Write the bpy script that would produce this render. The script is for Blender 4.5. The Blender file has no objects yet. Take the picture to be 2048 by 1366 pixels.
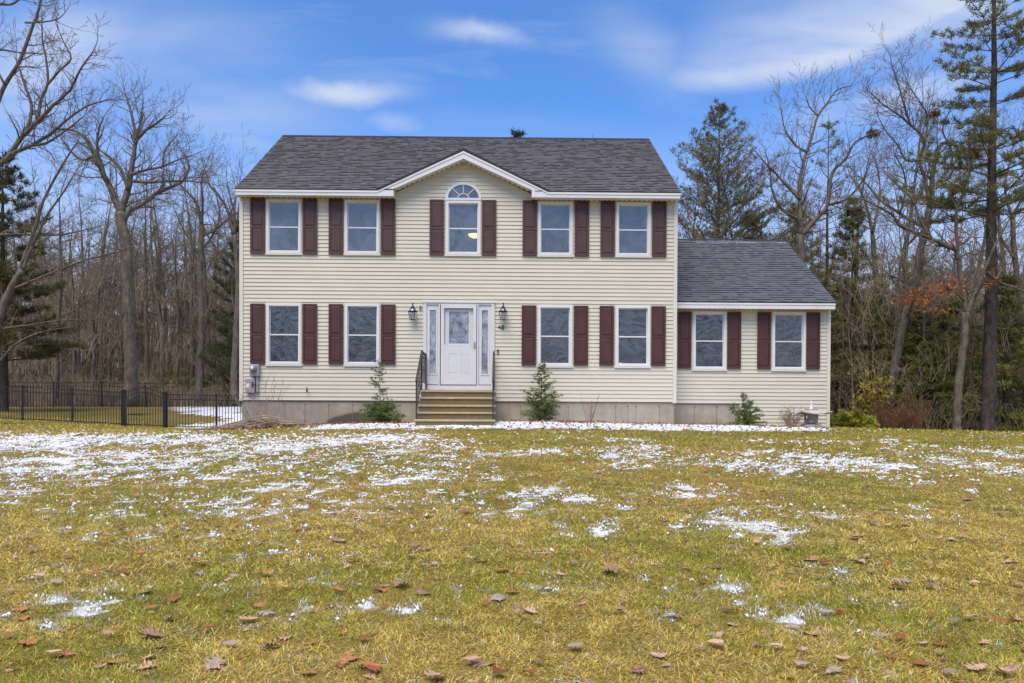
import bpy, math, random
import numpy as np
from mathutils import Vector, Matrix
SC = bpy.context.scene
COL = SC.collection
# ------------------------------------------------------------------ camera
F = 1582.0; YAW = .0150; PITCH = math.radians(.7); ROLL = .0046; SH = .0812; CZ = 1.5
Rcam = (Matrix.Rotation(-YAW, 3, 'Z') @ Matrix.Rotation(math.pi/2-PITCH, 3, 'X') @ Matrix.Rotation(ROLL, 3, 'Z'))
cd = bpy.data.cameras.new('camera'); cam = bpy.data.objects.new('camera', cd); COL.objects.link(cam)
cd.sensor_width = 36; cd.lens = 36*F/2048; cd.shift_y = SH; cd.clip_start = .1; cd.clip_end = 3000
cam.matrix_world = Matrix.Translation((0, 0, CZ)) @ Rcam.to_4x4(); SC.camera = cam
def ray(px, py):
    return Rcam @ Vector(((px-1024)/F, (683-py)/F+SH*2048/F, -1))
def W(px, py, Y):                       # measured picture point -> metres on the plane y=Y
    r = ray(px, py); t = Y/r.y
    return r.x*t, CZ+r.z*t
def WX(px, Y, py=800): return W(px, py, Y)[0]
# ------------------------------------------------------------------ terrain
gx = np.array([-300,-60,-25,-17.5,-12,-7,-4,0,4.6,9,12,20,60,300.])
gy = np.array([-200,-30,0,10,17,18.3,20,24,29,40,55,90,400.])
gz = np.array([
 [-2.2]*14, [-1.8]*14, [-1.45]*14, [-.85]*14,
 [-.42,-.42,-.42,-.43,-.43,-.43,-.42,-.40,-.41,-.41,-.41,-.41,-.42,-.42],
 [-.35,-.35,-.37,-.40,-.42,-.43,-.25,-.17,-.24,-.31,-.39,-.42,-.43,-.43],
 [-.25,-.25,-.3,-.36,-.42,-.46,-.28,-.17,-.26,-.30,-.37,-.42,-.45,-.45],
 [-.1,-.1,-.15,-.30,-.50,-.52,-.4,-.3,-.3,-.42,-.50,-.52,-.5,-.5],
 [.1,.1,.0,-.26,-.56,-.60,-.6,-.5,-.5,-.60,-.66,-.66,-.6,-.6],
 [.3,.3,.28,.30,.34,.38,.2,.0,-.3,-.60,-.75,-.75,-.7,-.7],
 [.5,.5,.55,.6,.7,.7,.5,.3,-.2,-.6,-.8,-.8,-.7,-.7],
 [.8,.8,.8,.9,.9,.9,.6,.3,-.2,-.6,-.8,-.8,-.7,-.7],
 [.8,.8,.8,.9,.9,.9,.6,.3,-.2,-.6,-.8,-.8,-.7,-.7]])
fxs = np.arange(-80, 80.1, .5); fys = np.arange(-40, 110.1, .5)
def bil(xs, ys, Z, x, y):
    x = np.clip(np.asarray(x, float), xs[0], xs[-1]-1e-6); y = np.clip(np.asarray(y, float), ys[0], ys[-1]-1e-6)
    i = np.searchsorted(xs, x, 'right')-1; j = np.searchsorted(ys, y, 'right')-1
    u = (x-xs[i])/(xs[i+1]-xs[i]); v = (y-ys[j])/(ys[j+1]-ys[j])
    return (Z[j, i]*(1-u)+Z[j, i+1]*u)*(1-v)+(Z[j+1, i]*(1-u)+Z[j+1, i+1]*u)*v
MX, MY = np.meshgrid(fxs, fys); FZ = bil(gx, gy, gz, MX, MY)
for _ in range(3):
    P = np.pad(FZ, 1, 'edge'); FZ = (P[:-2, 1:-1]+P[2:, 1:-1]+P[1:-1, :-2]+P[1:-1, 2:]+2*P[1:-1, 1:-1])/6
def hash2(i, j, s):
    h = np.sin(i*127.1+j*311.7+s*74.7)*43758.5453
    return h-np.floor(h)
def vn(x, y, s=0):
    x = np.asarray(x, float); y = np.asarray(y, float)
    i = np.floor(x); j = np.floor(y); u = x-i; v = y-j; u = u*u*(3-2*u); v = v*v*(3-2*v)
    return (hash2(i, j, s)*(1-u)+hash2(i+1, j, s)*u)*(1-v)+(hash2(i, j+1, s)*(1-u)+hash2(i+1, j+1, s)*u)*v
def fbm(x, y, s=0, o=4):
    t = 0; a = .5; n = 0
    for k in range(o):
        t = t+a*vn(x*2**k+k*17.3, y*2**k-k*9.1, s+k); n += a; a *= .55
    return t/n
def GZ(x, y, det=True):
    z = bil(fxs, fys, FZ, x, y)+CZ
    if det: z = z+.05*(fbm(np.asarray(x)*.35, np.asarray(y)*.35, 5)-.5)+.03*(fbm(np.asarray(x)*1.6, np.asarray(y)*1.6, 9, 2)-.5)
    return z
def gz1(x, y): return float(GZ(x, y))
def ground_hit(px, py, y0=2.5, y1=60):
    r = ray(px, py); a = None
    for t in np.arange(y0, y1, .05):
        if CZ+r.z*t/r.y <= gz1(r.x*t/r.y, t): return r.x*t/r.y, t
    return r.x*y1/r.y, y1
# snow cover, 0..1, laid out on the ground
SNOW = []   # (x, y, rx, ry, amount)
def sp(px, py, wpx, hpx, a):
    x, y = ground_hit(px, py); x2, y2 = ground_hit(px, py-hpx/2); x3, y3 = ground_hit(px, py+hpx/2)
    SNOW.append((x, y, wpx/2/F*y*1.15, max(.15, abs(y2-y3)/2*1.15), a))
for a in [(60,885,420,30,.95),(330,880,300,20,.8),(90,930,220,36,.95),(20,985,90,22,.85),(560,890,330,36,.72),(240,935,380,80,.68),(620,930,420,60,.62),(480,1010,420,70,.55),
          (700,882,260,30,.8),(840,905,260,40,.56),(520,955,420,80,.56),(820,950,160,34,.66),(700,1005,420,70,.5),(400,1010,300,80,.42),(380,1065,260,60,.5),(200,1060,150,50,.36),
          (960,950,200,26,.5),(1080,905,160,14,.6),(1290,915,190,34,.66),(1490,935,190,38,.64),(1660,925,220,34,.74),(1790,935,120,30,.55),(1950,930,160,50,.6),(2030,912,90,16,.9),
          (1180,880,260,8,.4),(1640,884,260,8,.5),(1900,900,160,16,.42),(1810,955,260,40,.45),
          (1110,1000,200,44,.72),(1070,985,90,20,.72),(1180,1060,130,44,.72),(1385,985,110,28,.7),(1480,1045,170,56,.82),(1390,1062,90,34,.62),(1610,1020,130,40,.58),(1560,1080,60,36,.62),(1860,1030,140,30,.45),
          (60,1160,150,50,.46),(140,1190,180,60,.44),(60,1240,120,50,.46),(700,1215,150,20,.5),(820,1225,60,30,.5),(750,1310,40,30,.5),(480,1185,60,30,.46),(190,1235,40,24,.5),
          (1130,1170,110,34,.52),(1560,1230,120,26,.52),(1380,1190,130,22,.46),(1700,1170,90,50,.5),(1500,1200,90,60,.42),(620,1120,200,40,.42),(640,1170,160,30,.4)]: sp(*a)
def snow_cov(x, y):
    x = np.asarray(x, float); y = np.asarray(y, float)
    w = np.exp(-((fbm(x*.9, y*.9, 31, 3)-.5)*3)); c = np.zeros_like(x)
    for (cx, cy, rx, ry, a) in SNOW:
        d = np.sqrt(((x-cx)/rx)**2+((y-cy)/ry)**2)*(.75+.5*fbm(x*1.3+cx, y*1.3, 40, 3))
        c = np.maximum(c, a*np.clip(1.45-d*.8, 0, 1))
    # strip in front of the house, and the snow that lies in the back yard
    edge = 17.35+.35*(fbm(x*.6, y*0, 77, 3)-.5)+np.clip((x-4)/6, 0, 1)*.2
    s = np.clip((y-edge)/.35, 0, 1)*np.clip((20.9-y)/.1, 0, 1)*np.clip((x+5.6-.75*(y-17))/1.0, 0, 1)*np.clip((7.9-x)/.8, 0, 1)
    c = np.maximum(c, s*1.25)
    bx = -.425*y+1.9*np.exp(-((y-33)/1.9)**2)+(fbm(y*.8, x*.5, 3)-.5)*1.6
    b = np.clip((x-bx+np.where(y < 31, -.0, 0)*2)/1.0, 0, 1)*np.clip((y-28.4)/.5, 0, 1)*np.clip((46-y)/3, 0, 1)*np.clip((0-x)/2, 0, 1)
    isl = np.exp(-(((x+15.5)/2.6)**2+((y-35)/3.2)**2)*1.2)
    c = np.maximum(c, np.clip(b*1.3, 0, 1.2))
    c = np.maximum(c, .55*np.exp(-((y-29.6)/.5)**2)*np.clip((x+16)/3, 0, 1)*np.clip((-8-x), 0, 1))
    c = c*(y > 0)
    return np.clip(c+.10*np.clip((y-7)/8, 0, 1)*np.clip(fbm(x*.7, y*.7, 8)-.35, 0, 1)*(y < 18), 0, 1.3)
def snow_n(x, y):
    n = .16*fbm(x*1.0, y*1.3, 81, 3)+.30*fbm(x*3.2, y*3.7, 82, 3)+.54*fbm(x*11, y*13, 83, 2); return (n-.5)*3.0+.5
def snow_q(x, y):                       # final cover: layout broken up by melt noise
    return snow_cov(x, y)*.93+snow_n(x, y)-1.11
def litter_cov(x, y):                   # leaf litter on the floor of the woods
    x = np.asarray(x, float); y = np.asarray(y, float); n = (fbm(x*.6, y*.6, 50)-.5)*3
    left = np.clip((y-(40+np.clip(x+25, 0, 20)*.35)+n)/2, 0, 1)*(x < 0)
    right = np.clip((y-27.3+n*.4)/1.2, 0, 1)*(x > 3)
    far = np.clip((y-46+n)/2, 0, 1)
    return np.clip(left+right+far+((np.abs(x) > 26)&(y > 30)), 0, 1)
# ------------------------------------------------------------------ mesh helpers
def link(o, parent=None):
    COL.objects.link(o)
    if parent is not None: o.parent = parent
    return o
class MB:
    def __init__(s): s.v = []; s.f = []; s.m = []
    def box(s, x0, x1, y0, y1, z0, z1, m=0):
        b = len(s.v)
        s.v += [(x0,y0,z0),(x1,y0,z0),(x1,y1,z0),(x0,y1,z0),(x0,y0,z1),(x1,y0,z1),(x1,y1,z1),(x0,y1,z1)]
        for q in ((0,3,2,1),(4,5,6,7),(0,1,5,4),(1,2,6,5),(2,3,7,6),(3,0,4,7)): s.f.append(tuple(b+i for i in q)); s.m.append(m)
    def poly(s, pts, m=0):
        b = len(s.v); s.v += [tuple(p) for p in pts]; s.f.append(tuple(range(b, b+len(pts)))); s.m.append(m)
    def prism(s, pts, d, m=0):          # pts 3-D outline, extruded by vector d
        n = len(pts); b = len(s.v); s.v += [tuple(p) for p in pts]+[tuple(p[i]+d[i] for i in range(3)) for p in pts]
        s.f.append(tuple(range(b, b+n))); s.f.append(tuple(range(b+2*n-1, b+n-1, -1))); s.m += [m, m]
        for i in range(n): j = (i+1) % n; s.f.append((b+i, b+n+i, b+n+j, b+j)); s.m.append(m)
    def frame(s, x0, x1, z0, z1, w, y0, y1, m=0, wb=None, wt=None):   # rectangular ring in the xz plane
        wb = w if wb is None else wb; wt = w if wt is None else wt
        s.box(x0, x0+w, y0, y1, z0, z1, m); s.box(x1-w, x1, y0, y1, z0, z1, m)
        s.box(x0+w, x1-w, y0, y1, z0, z0+wb, m); s.box(x0+w, x1-w, y0, y1, z1-wt, z1, m)
    def tube(s, pts, rs, n=8, m=0, cap=True):
        pts = [Vector(p) for p in pts]
        if not hasattr(rs, '__len__'): rs = [rs]*len(pts)
        b = len(s.v); up = None
        for i, p in enumerate(pts):
            d = (pts[min(i+1, len(pts)-1)]-pts[max(i-1, 0)])
            d = d.normalized() if d.length > 1e-9 else Vector((0,0,1))
            if up is None: up = d.orthogonal().normalized()
            up = (up-d*up.dot(d))
            up = up.normalized() if up.length > 1e-6 else d.orthogonal().normalized()
            w = d.cross(up)
            for k in range(n):
                a = 2*math.pi*k/n; q = p+(up*math.cos(a)+w*math.sin(a))*rs[i]; s.v.append(tuple(q))
        for i in range(len(pts)-1):
            for k in range(n):
                k2 = (k+1) % n; s.f.append((b+i*n+k, b+i*n+k2, b+(i+1)*n+k2, b+(i+1)*n+k)); s.m.append(m)
        if cap:
            s.f.append(tuple(b+k for k in reversed(range(n)))); s.f.append(tuple(b+(len(pts)-1)*n+k for k in range(n))); s.m += [m, m]
    def lathe(s, prof, c=(0,0,0), n=16, m=0, axis='Z'):
        b = len(s.v)
        for (r, h) in prof:
            for k in range(n):
                a = 2*math.pi*k/n
                if axis == 'Z': s.v.append((c[0]+r*math.cos(a), c[1]+r*math.sin(a), c[2]+h))
                else: s.v.append((c[0]+r*math.cos(a), c[1]+h, c[2]+r*math.sin(a)))
        for i in range(len(prof)-1):
            for k in range(n):
                k2 = (k+1) % n; s.f.append((b+i*n+k, b+i*n+k2, b+(i+1)*n+k2, b+(i+1)*n+k)); s.m.append(m)
        s.f.append(tuple(b+k for k in range(n))); s.f.append(tuple(b+(len(prof)-1)*n+k for k in range(n))); s.m += [m, m]
    def build(s, name, mats, parent=None, loc=None, smooth=False, bevel=0):
        me = bpy.data.meshes.new(name); me.from_pydata(s.v, [], s.f)
        if not isinstance(mats, (list, tuple)): mats = [mats]
        for m in mats: me.materials.append(m)
        if len(mats) > 1: me.polygons.foreach_set('material_index', s.m)
        if smooth: me.polygons.foreach_set('use_smooth', [True]*len(me.polygons))
        me.update(); o = bpy.data.objects.new(name, me)
        if loc is not None: o.location = loc
        if bevel:
            b = o.modifiers.new('bevel', 'BEVEL'); b.width = bevel; b.segments = 2; b.limit_method = 'ANGLE'
        return link(o, parent)
def np_mesh(name, V, Fq, k, mat, col=None, smooth=False):
    me = bpy.data.meshes.new(name); nv = len(V); nf = len(Fq)
    me.vertices.add(nv); me.vertices.foreach_set('co', np.ascontiguousarray(V, np.float32).ravel())
    me.loops.add(nf*k); me.loops.foreach_set('vertex_index', np.ascontiguousarray(Fq, np.int32).ravel())
    me.polygons.add(nf); me.polygons.foreach_set('loop_start', np.arange(0, nf*k, k, dtype=np.int32))
    if col is not None:
        a = me.color_attributes.new('Col', 'FLOAT_COLOR', 'POINT')
        c = np.ones((nv, 4), np.float32); c[:, :3] = col; a.data.foreach_set('color', c.ravel())
    if mat is not None: me.materials.append(mat)
    me.update(calc_edges=True)
    if smooth: me.polygons.foreach_set('use_smooth', np.ones(nf, bool))
    return me
def mobj(name, me, parent=None): return link(bpy.data.objects.new(name, me), parent)
def empty(name, loc=(0,0,0), rz=0):
    o = bpy.data.objects.new(name, None); o.location = loc; o.rotation_euler = (0, 0, rz); o.empty_display_size = .2
    return link(o)
def tag(o, label=None, cat=None, group=None, kind=None):
    if label: o['label'] = label
    if cat: o['category'] = cat
    if group: o['group'] = group
    if kind: o['kind'] = kind
    return o
# ------------------------------------------------------------------ materials
class NT:
    def __init__(s, name):
        s.m = bpy.data.materials.new(name); s.m.use_nodes = True; s.t = s.m.node_tree; s.t.nodes.clear()
        s.out = s.n('ShaderNodeOutputMaterial'); s.b = s.n('ShaderNodeBsdfPrincipled'); s.l(s.b.outputs[0], s.out.inputs[0])
    def n(s, t, **k):
        x = s.t.nodes.new(t)
        for a, b in k.items(): setattr(x, a, b)
        return x
    def l(s, a, b): s.t.links.new(a, b)
    def coord(s, sc=(1,1,1), kind='Object', rot=(0,0,0)):
        tc = s.n('ShaderNodeTexCoord'); mp = s.n('ShaderNodeMapping'); mp.inputs['Scale'].default_value = sc; mp.inputs['Rotation'].default_value = rot
        s.l(tc.outputs[kind], mp.inputs[0]); return mp.outputs[0]
    def noise(s, vec, scale, det=4, rough=.55, dist=0):
        x = s.n('ShaderNodeTexNoise'); x.inputs['Scale'].default_value = scale; x.inputs['Detail'].default_value = det
        x.inputs['Roughness'].default_value = rough; x.inputs['Distortion'].default_value = dist
        s.l(vec, x.inputs['Vector']); return x.outputs['Fac']
    def ramp(s, fac, stops):
        x = s.n('ShaderNodeValToRGB'); e = x.color_ramp.elements
        while len(e) < len(stops): e.new(.5)
        for i, (p, c) in enumerate(stops):
            e[i].position = p; e[i].color = (c[0], c[1], c[2], 1) if hasattr(c, '__len__') else (c, c, c, 1)
        s.l(fac, x.inputs[0]); return x.outputs[0]
    def mix(s, fac, a, b, mode='MIX'):
        x = s.n('ShaderNodeMix'); x.data_type = 'RGBA'; x.blend_type = mode
        for v, i in ((fac, 0), (a, 6), (b, 7)):
            if isinstance(v, (int, float)): x.inputs[i].default_value = v if i == 0 else (v, v, v, 1)
            elif isinstance(v, tuple): x.inputs[i].default_value = (*v, 1)
            else: s.l(v, x.inputs[i])
        return x.outputs[2]
    def math(s, op, a, b=0, c=None, clamp=False):
        x = s.n('ShaderNodeMath', operation=op, use_clamp=clamp)
        for i, v in enumerate([a, b]+([c] if c is not None else [])):
            if isinstance(v, (int, float)): x.inputs[i].default_value = v
            else: s.l(v, x.inputs[i])
        return x.outputs[0]
    def bump(s, h, st=.3, d=.01):
        x = s.n('ShaderNodeBump'); x.inputs['Strength'].default_value = st; x.inputs['Distance'].default_value = d
        s.l(h, x.inputs['Height']); s.l(x.outputs[0], s.b.inputs['Normal'])
    def set(s, col=None, rough=.6, spec=.5, metal=0):
        if col is not None:
            if isinstance(col, tuple): s.b.inputs['Base Color'].default_value = (*col, 1)
            else: s.l(col, s.b.inputs['Base Color'])
        s.b.inputs['Roughness'].default_value = rough; s.b.inputs['Specular IOR Level'].default_value = spec; s.b.inputs['Metallic'].default_value = metal
def pm(name, c1, c2=None, scale=6, rough=.6, bump=.1, spec=.4, metal=0, sc=(1,1,1), lo=.35, hi=.65, bscale=None, bd=.004):
    t = NT(name); v = t.coord(sc)
    f = t.noise(v, scale, 5)
    c2 = c2 or tuple(x*.85 for x in c1)
    t.set(t.ramp(f, [(lo, c1), (hi, c2)]), rough, spec, metal)
    if bump: t.bump(t.noise(v, bscale or scale*6, 4), bump, bd)
    return t.m
def attr_mat(name, rough=.8, spec=.2, trans=0, mul=1):
    t = NT(name); a = t.n('ShaderNodeVertexColor'); a.layer_name = 'Col'
    t.set(a.outputs[0], rough, spec)
    if trans:
        d = t.n('ShaderNodeBsdfTranslucent'); t.l(a.outputs[0], d.inputs[0]); mx = t.n('ShaderNodeMixShader'); mx.inputs[0].default_value = trans
        t.l(t.b.outputs[0], mx.inputs[1]); t.l(d.outputs[0], mx.inputs[2]); t.l(mx.outputs[0], t.out.inputs[0])
    return t.m
M = {}
# vinyl siding: faint chalky weathering, long streaks
t = NT('vinyl_siding'); v = t.coord(); a = t.noise(v, .9, 3); b = t.noise(t.coord((.6, .6, 9)), 3, 4)
c = t.ramp(a, [(.3, (.635,.592,.475)), (.7, (.60,.56,.45))]); c = t.mix(t.math('MULTIPLY', b, .10), c, (.42,.40,.35)); t.set(c, .5, .35)
t.bump(t.noise(t.coord((1, 1, 30)), 8, 3), .08, .002); M['siding'] = t.m
M['white'] = pm('white_vinyl_trim', (.72,.715,.72), (.67,.665,.67), 3, .42, .03)
M['cream'] = pm('cream_vinyl_trim', (.68,.65,.55), (.64,.61,.52), 3, .5, .03)
M['door_white'] = pm('white_painted_door', (.66,.66,.67), (.62,.62,.63), 3, .35, .02)
M['shutter'] = pm('maroon_shutter_plastic', (.066,.026,.024), (.084,.034,.031), 4, .5, .12, .4, bscale=60)
M['shutter_high'] = pm('faded_maroon_shutter_plastic', (.070,.036,.036), (.088,.046,.045), 4, .55, .12, .4, bscale=60)
t = NT('roof_shingles'); v = t.coord(); at = t.n('ShaderNodeVertexColor'); at.layer_name = 'Col'
g = t.noise(v, 140, 2); st = t.noise(t.coord((.5, 2.2, 2.2)), .8, 4)
c = t.mix(.65, at.outputs[0], t.ramp(g, [(.3, (.45,.45,.45)), (.7, (1.5,1.5,1.5))]), 'MULTIPLY')
c = t.mix(t.ramp(st, [(.45, 0.), (.75, .45)]), c, (.085,.082,.066)); t.set(c, .9, .2); t.bump(g, .5, .003); M['shingle'] = t.m
t = NT('roof_shingles_dusted'); v = t.coord(); at = t.n('ShaderNodeVertexColor'); at.layer_name = 'Col'
g = t.noise(v, 140, 2); c = t.mix(.65, at.outputs[0], t.ramp(g, [(.3, (.45,.45,.45)), (.7, (1.5,1.5,1.5))]), 'MULTIPLY')
sx = t.n('ShaderNodeSeparateXYZ'); t.l(t.n('ShaderNodeTexCoord').outputs['Object'], sx.inputs[0])
hz = t.math('MULTIPLY_ADD', sx.outputs['Z'], 2.2, -2.2*6.86)
k = t.math('ADD', hz, t.noise(t.coord((1.2, 3, 3)), 2.4, 6, .7)); k = t.ramp(k, [(.50, 0.), (.66, .45)])
k = t.math('MULTIPLY', k, t.ramp(t.noise(v, 30, 3), [(.45, 0.), (.6, 1.)]))
c = t.mix(k, c, (.75,.78,.84)); t.set(c, .9, .2); t.bump(g, .5, .003); M['shingle_snow'] = t.m
M['black_edge'] = pm('dark_roof_edge', (.022,.02,.022), (.03,.028,.028), 5, .7, .05)
# poured concrete with damp patches and form marks
t = NT('poured_concrete'); v = t.coord(); a = t.noise(v, 1.3, 6, .6); b = t.noise(v, 9, 5)
c = t.ramp(a, [(.3, (.42,.38,.31)), (.55, (.34,.30,.245)), (.75, (.47,.425,.35))]); c = t.mix(t.ramp(b, [(.4, 0.), (.8, .35)]), c, (.20,.18,.155))
st = t.noise(t.coord((6, 1, .5)), 1.2, 4); c = t.mix(t.ramp(st, [(.5, 0.), (.75, .35)]), c, (.30,.22,.14))
sx = t.n('ShaderNodeSeparateXYZ'); t.l(t.n('ShaderNodeTexCoord').outputs['Object'], sx.inputs[0])
def blob(cx, cz, rx, rz):
    e = t.math('POWER', t.math('MULTIPLY', t.math('SUBTRACT', sx.outputs[0], cx), 1/rx), 2); e2 = t.math('POWER', t.math('MULTIPLY', t.math('SUBTRACT', sx.outputs[2], cz), 1/rz), 2)
    r = t.math('ADD', t.math('ADD', e, e2), t.math('MULTIPLY_ADD', t.noise(v, 3, 3), .5, -.25)); return t.ramp(r, [(.8, 1.), (1., 0.)])
bx = WX(728, 20.6); c = t.mix(t.math('MULTIPLY', blob(bx, 1.08, 1.1, .52), .85), c, (.075,.062,.045))
bx = WX(1148, 20.6); c = t.mix(t.math('MULTIPLY', blob(bx, 1.18, .62, .2), .8), c, (.09,.07,.05))
t.set(c, .9, .2); t.bump(b, .25, .006); M['concrete'] = t.m
M['seam'] = pm('dark_form_seam', (.13,.11,.09), (.2,.17,.14), 9, .9, 0)
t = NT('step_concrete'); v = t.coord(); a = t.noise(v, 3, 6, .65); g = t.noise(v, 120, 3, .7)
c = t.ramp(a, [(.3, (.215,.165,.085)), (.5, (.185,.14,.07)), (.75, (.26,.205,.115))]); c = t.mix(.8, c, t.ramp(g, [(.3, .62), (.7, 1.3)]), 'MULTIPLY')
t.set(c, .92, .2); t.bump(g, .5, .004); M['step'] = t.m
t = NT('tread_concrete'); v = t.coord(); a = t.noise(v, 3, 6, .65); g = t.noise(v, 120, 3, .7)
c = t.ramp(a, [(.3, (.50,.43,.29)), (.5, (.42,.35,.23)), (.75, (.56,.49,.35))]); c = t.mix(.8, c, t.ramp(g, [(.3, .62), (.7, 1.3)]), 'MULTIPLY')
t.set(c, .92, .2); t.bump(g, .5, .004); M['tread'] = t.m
M['iron'] = pm('brown_black_iron', (.035,.026,.022), (.06,.042,.033), 14, .55, .2, .5)
M['black_metal'] = pm('black_aluminium', (.010,.010,.011), (.016,.016,.017), 8, .4, .03, .5)
M['lantern_metal'] = pm('verdigris_black_metal', (.016,.022,.020), (.03,.045,.038), 20, .45, .1, .5, .4)
M['grey_metal'] = pm('grey_utility_metal', (.36,.37,.39), (.30,.31,.33), 5, .45, .05, .5, .3)
M['pvc'] = pm('grey_conduit', (.42,.42,.42), (.36,.36,.36), 8, .5, .03)
M['red_label'] = pm('red_label', (.62,.18,.16), (.55,.25,.22), 30, .6, 0)
M['white_label'] = pm('white_label', (.75,.72,.70), (.7,.6,.55), 30, .6, 0)
M['steel'] = pm('brushed_nickel', (.5,.48,.46), (.4,.38,.36), 20, .3, .02, .5, .9)
M['dark'] = pm('dark_plastic', (.02,.02,.02), (.03,.03,.03), 8, .5, 0)
M['brass'] = pm('weathered_brass', (.10,.07,.03), (.06,.045,.03), 20, .5, 0, .5, .6)
M['room'] = pm('interior_paint', (.22,.24,.28), (.18,.20,.23), .7, .9, 0)
M['curtain'] = pm('pale_curtain', (.62,.66,.74), (.5,.54,.62), 3, .9, .1)
M['stone'] = pm('weathered_granite', (.58,.51,.50), (.38,.33,.33), 7, .9, .5, .3, bscale=40, bd=.01)
M['mulch'] = pm('red_mulch', (.16,.05,.03), (.07,.028,.02), 20, .95, .8, .2, bscale=60, bd=.02)
def glassmat(name, refl, tint, bumps, scale, screen_refl=None, rough=.02):
    t = NT(name); v = t.coord()
    tr = t.n('ShaderNodeBsdfTransparent'); tr.inputs[0].default_value = (*tint, 1)
    gl = t.n('ShaderNodeBsdfGlossy'); gl.inputs['Roughness'].default_value = rough; gl.inputs[0].default_value = (.95,.90,.84,1)
    w = t.noise(v, scale, 3, .5, 3.0); bp = t.n('ShaderNodeBump'); bp.inputs['Strength'].default_value = bumps; bp.inputs['Distance'].default_value = .02
    t.l(w, bp.inputs['Height']); t.l(bp.outputs[0], gl.inputs['Normal'])
    lw = t.n('ShaderNodeFresnel'); lw.inputs[0].default_value = 1.5
    mx = t.n('ShaderNodeMixShader'); t.l(t.math('MULTIPLY_ADD', lw.outputs[0], .9, refl, clamp=True), mx.inputs[0])
    src = tr.outputs[0]
    if screen_refl:
        df = t.n('ShaderNodeBsdfDiffuse'); t.l(t.ramp(t.noise(v, 2.6, 6, .65, 1.2), [(.32, tuple(x*.3 for x in screen_refl[0])), (.68, tuple(x*1.7 for x in screen_refl[0]))]), df.inputs[0])  # screen haze tone; its mottling paints swirling reflections into the colour
        m2 = t.n('ShaderNodeMixShader'); m2.inputs[0].default_value = screen_refl[1]; t.l(tr.outputs[0], m2.inputs[1]); t.l(df.outputs[0], m2.inputs[2]); src = m2.outputs[0]
    t.l(src, mx.inputs[1]); t.l(gl.outputs[0], mx.inputs[2]); t.l(mx.outputs[0], t.out.inputs[0]); t.t.nodes.remove(t.b)
    return t.m
M['glass_up'] = glassmat('screened_glass', .10, (.8,.85,.9), .25, 1.5, ((.125,.14,.18), .50))
M['glass_low'] = glassmat('window_glass', .12, (.75,.8,.85), .5, 2.2, ((.085,.10,.135), .45))
M['glass_door'] = glassmat('leaded_glass', .08, (.7,.75,.8), .3, 14, ((.42,.47,.55), .75))
M['glass_clear'] = glassmat('lantern_glass', .06, (.9,.93,.95), .2, 10)
M['came'] = pm('lead_came', (.16,.18,.21), (.22,.24,.28), 30, .5, 0, .5, .4)
t = NT('lit_lamp_glass'); t.set((1,.8,.5), .4); t.b.inputs['Emission Color'].default_value = (1,.66,.30,1); t.b.inputs['Emission Strength'].default_value = 9; M['lit'] = t.m
t = NT('bark'); v = t.coord((1, 1, .35)); a = t.noise(v, 9, 5, .7); b = t.noise(t.coord(), 1.8, 4)
c = t.ramp(a, [(.3, (.065,.052,.04)), (.55, (.15,.125,.098)), (.75, (.25,.215,.17))]); c = t.mix(t.ramp(b, [(.52, 0.), (.68, .55)]), c, (.17,.18,.12)); t.set(c, .95, .15); t.bump(a, .9, .03); M['bark'] = t.m
t = NT('dark_pine_bark'); v = t.coord((1, 1, .4)); a = t.noise(v, 8, 5, .7)
c = t.ramp(a, [(.3, (.03,.025,.02)), (.6, (.095,.076,.062)), (.8, (.17,.14,.12))]); t.set(c, .95, .15); t.bump(a, .9, .04); M['bark_dark'] = t.m
M['twig'] = pm('twig_bark', (.135,.105,.075), (.22,.175,.125), 3, .9, 0)
M['twig_dark'] = pm('dark_twig_bark', (.075,.058,.042), (.13,.105,.075), 3, .9, 0)
M['twig_warm'] = pm('warm_far_twigs', (.28,.215,.135), (.42,.34,.225), 3, .9, 0)
M['brush'] = pm('brown_brush_stems', (.23,.175,.11), (.38,.30,.20), 3, .9, 0)
M['twig_red'] = pm('red_twig_bark', (.20,.075,.035), (.11,.055,.03), 5, .8, 0)
M['straw'] = pm('dry_stem', (.42,.33,.24), (.26,.19,.14), 5, .85, 0)
M['foliage'] = attr_mat('needle_foliage', .75, .25, .15)
M['grass'] = attr_mat('grass_blades', .75, .15, .2)
M['leaf'] = attr_mat('dry_leaf', .8, .25, .1)
t = NT('snow'); t.set((.76,.775,.80), .6, .3); t.b.inputs['Subsurface Weight'].default_value = 0; t.bump(t.noise(t.coord(), 60, 4), .4, .01); M['snow'] = t.m
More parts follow.
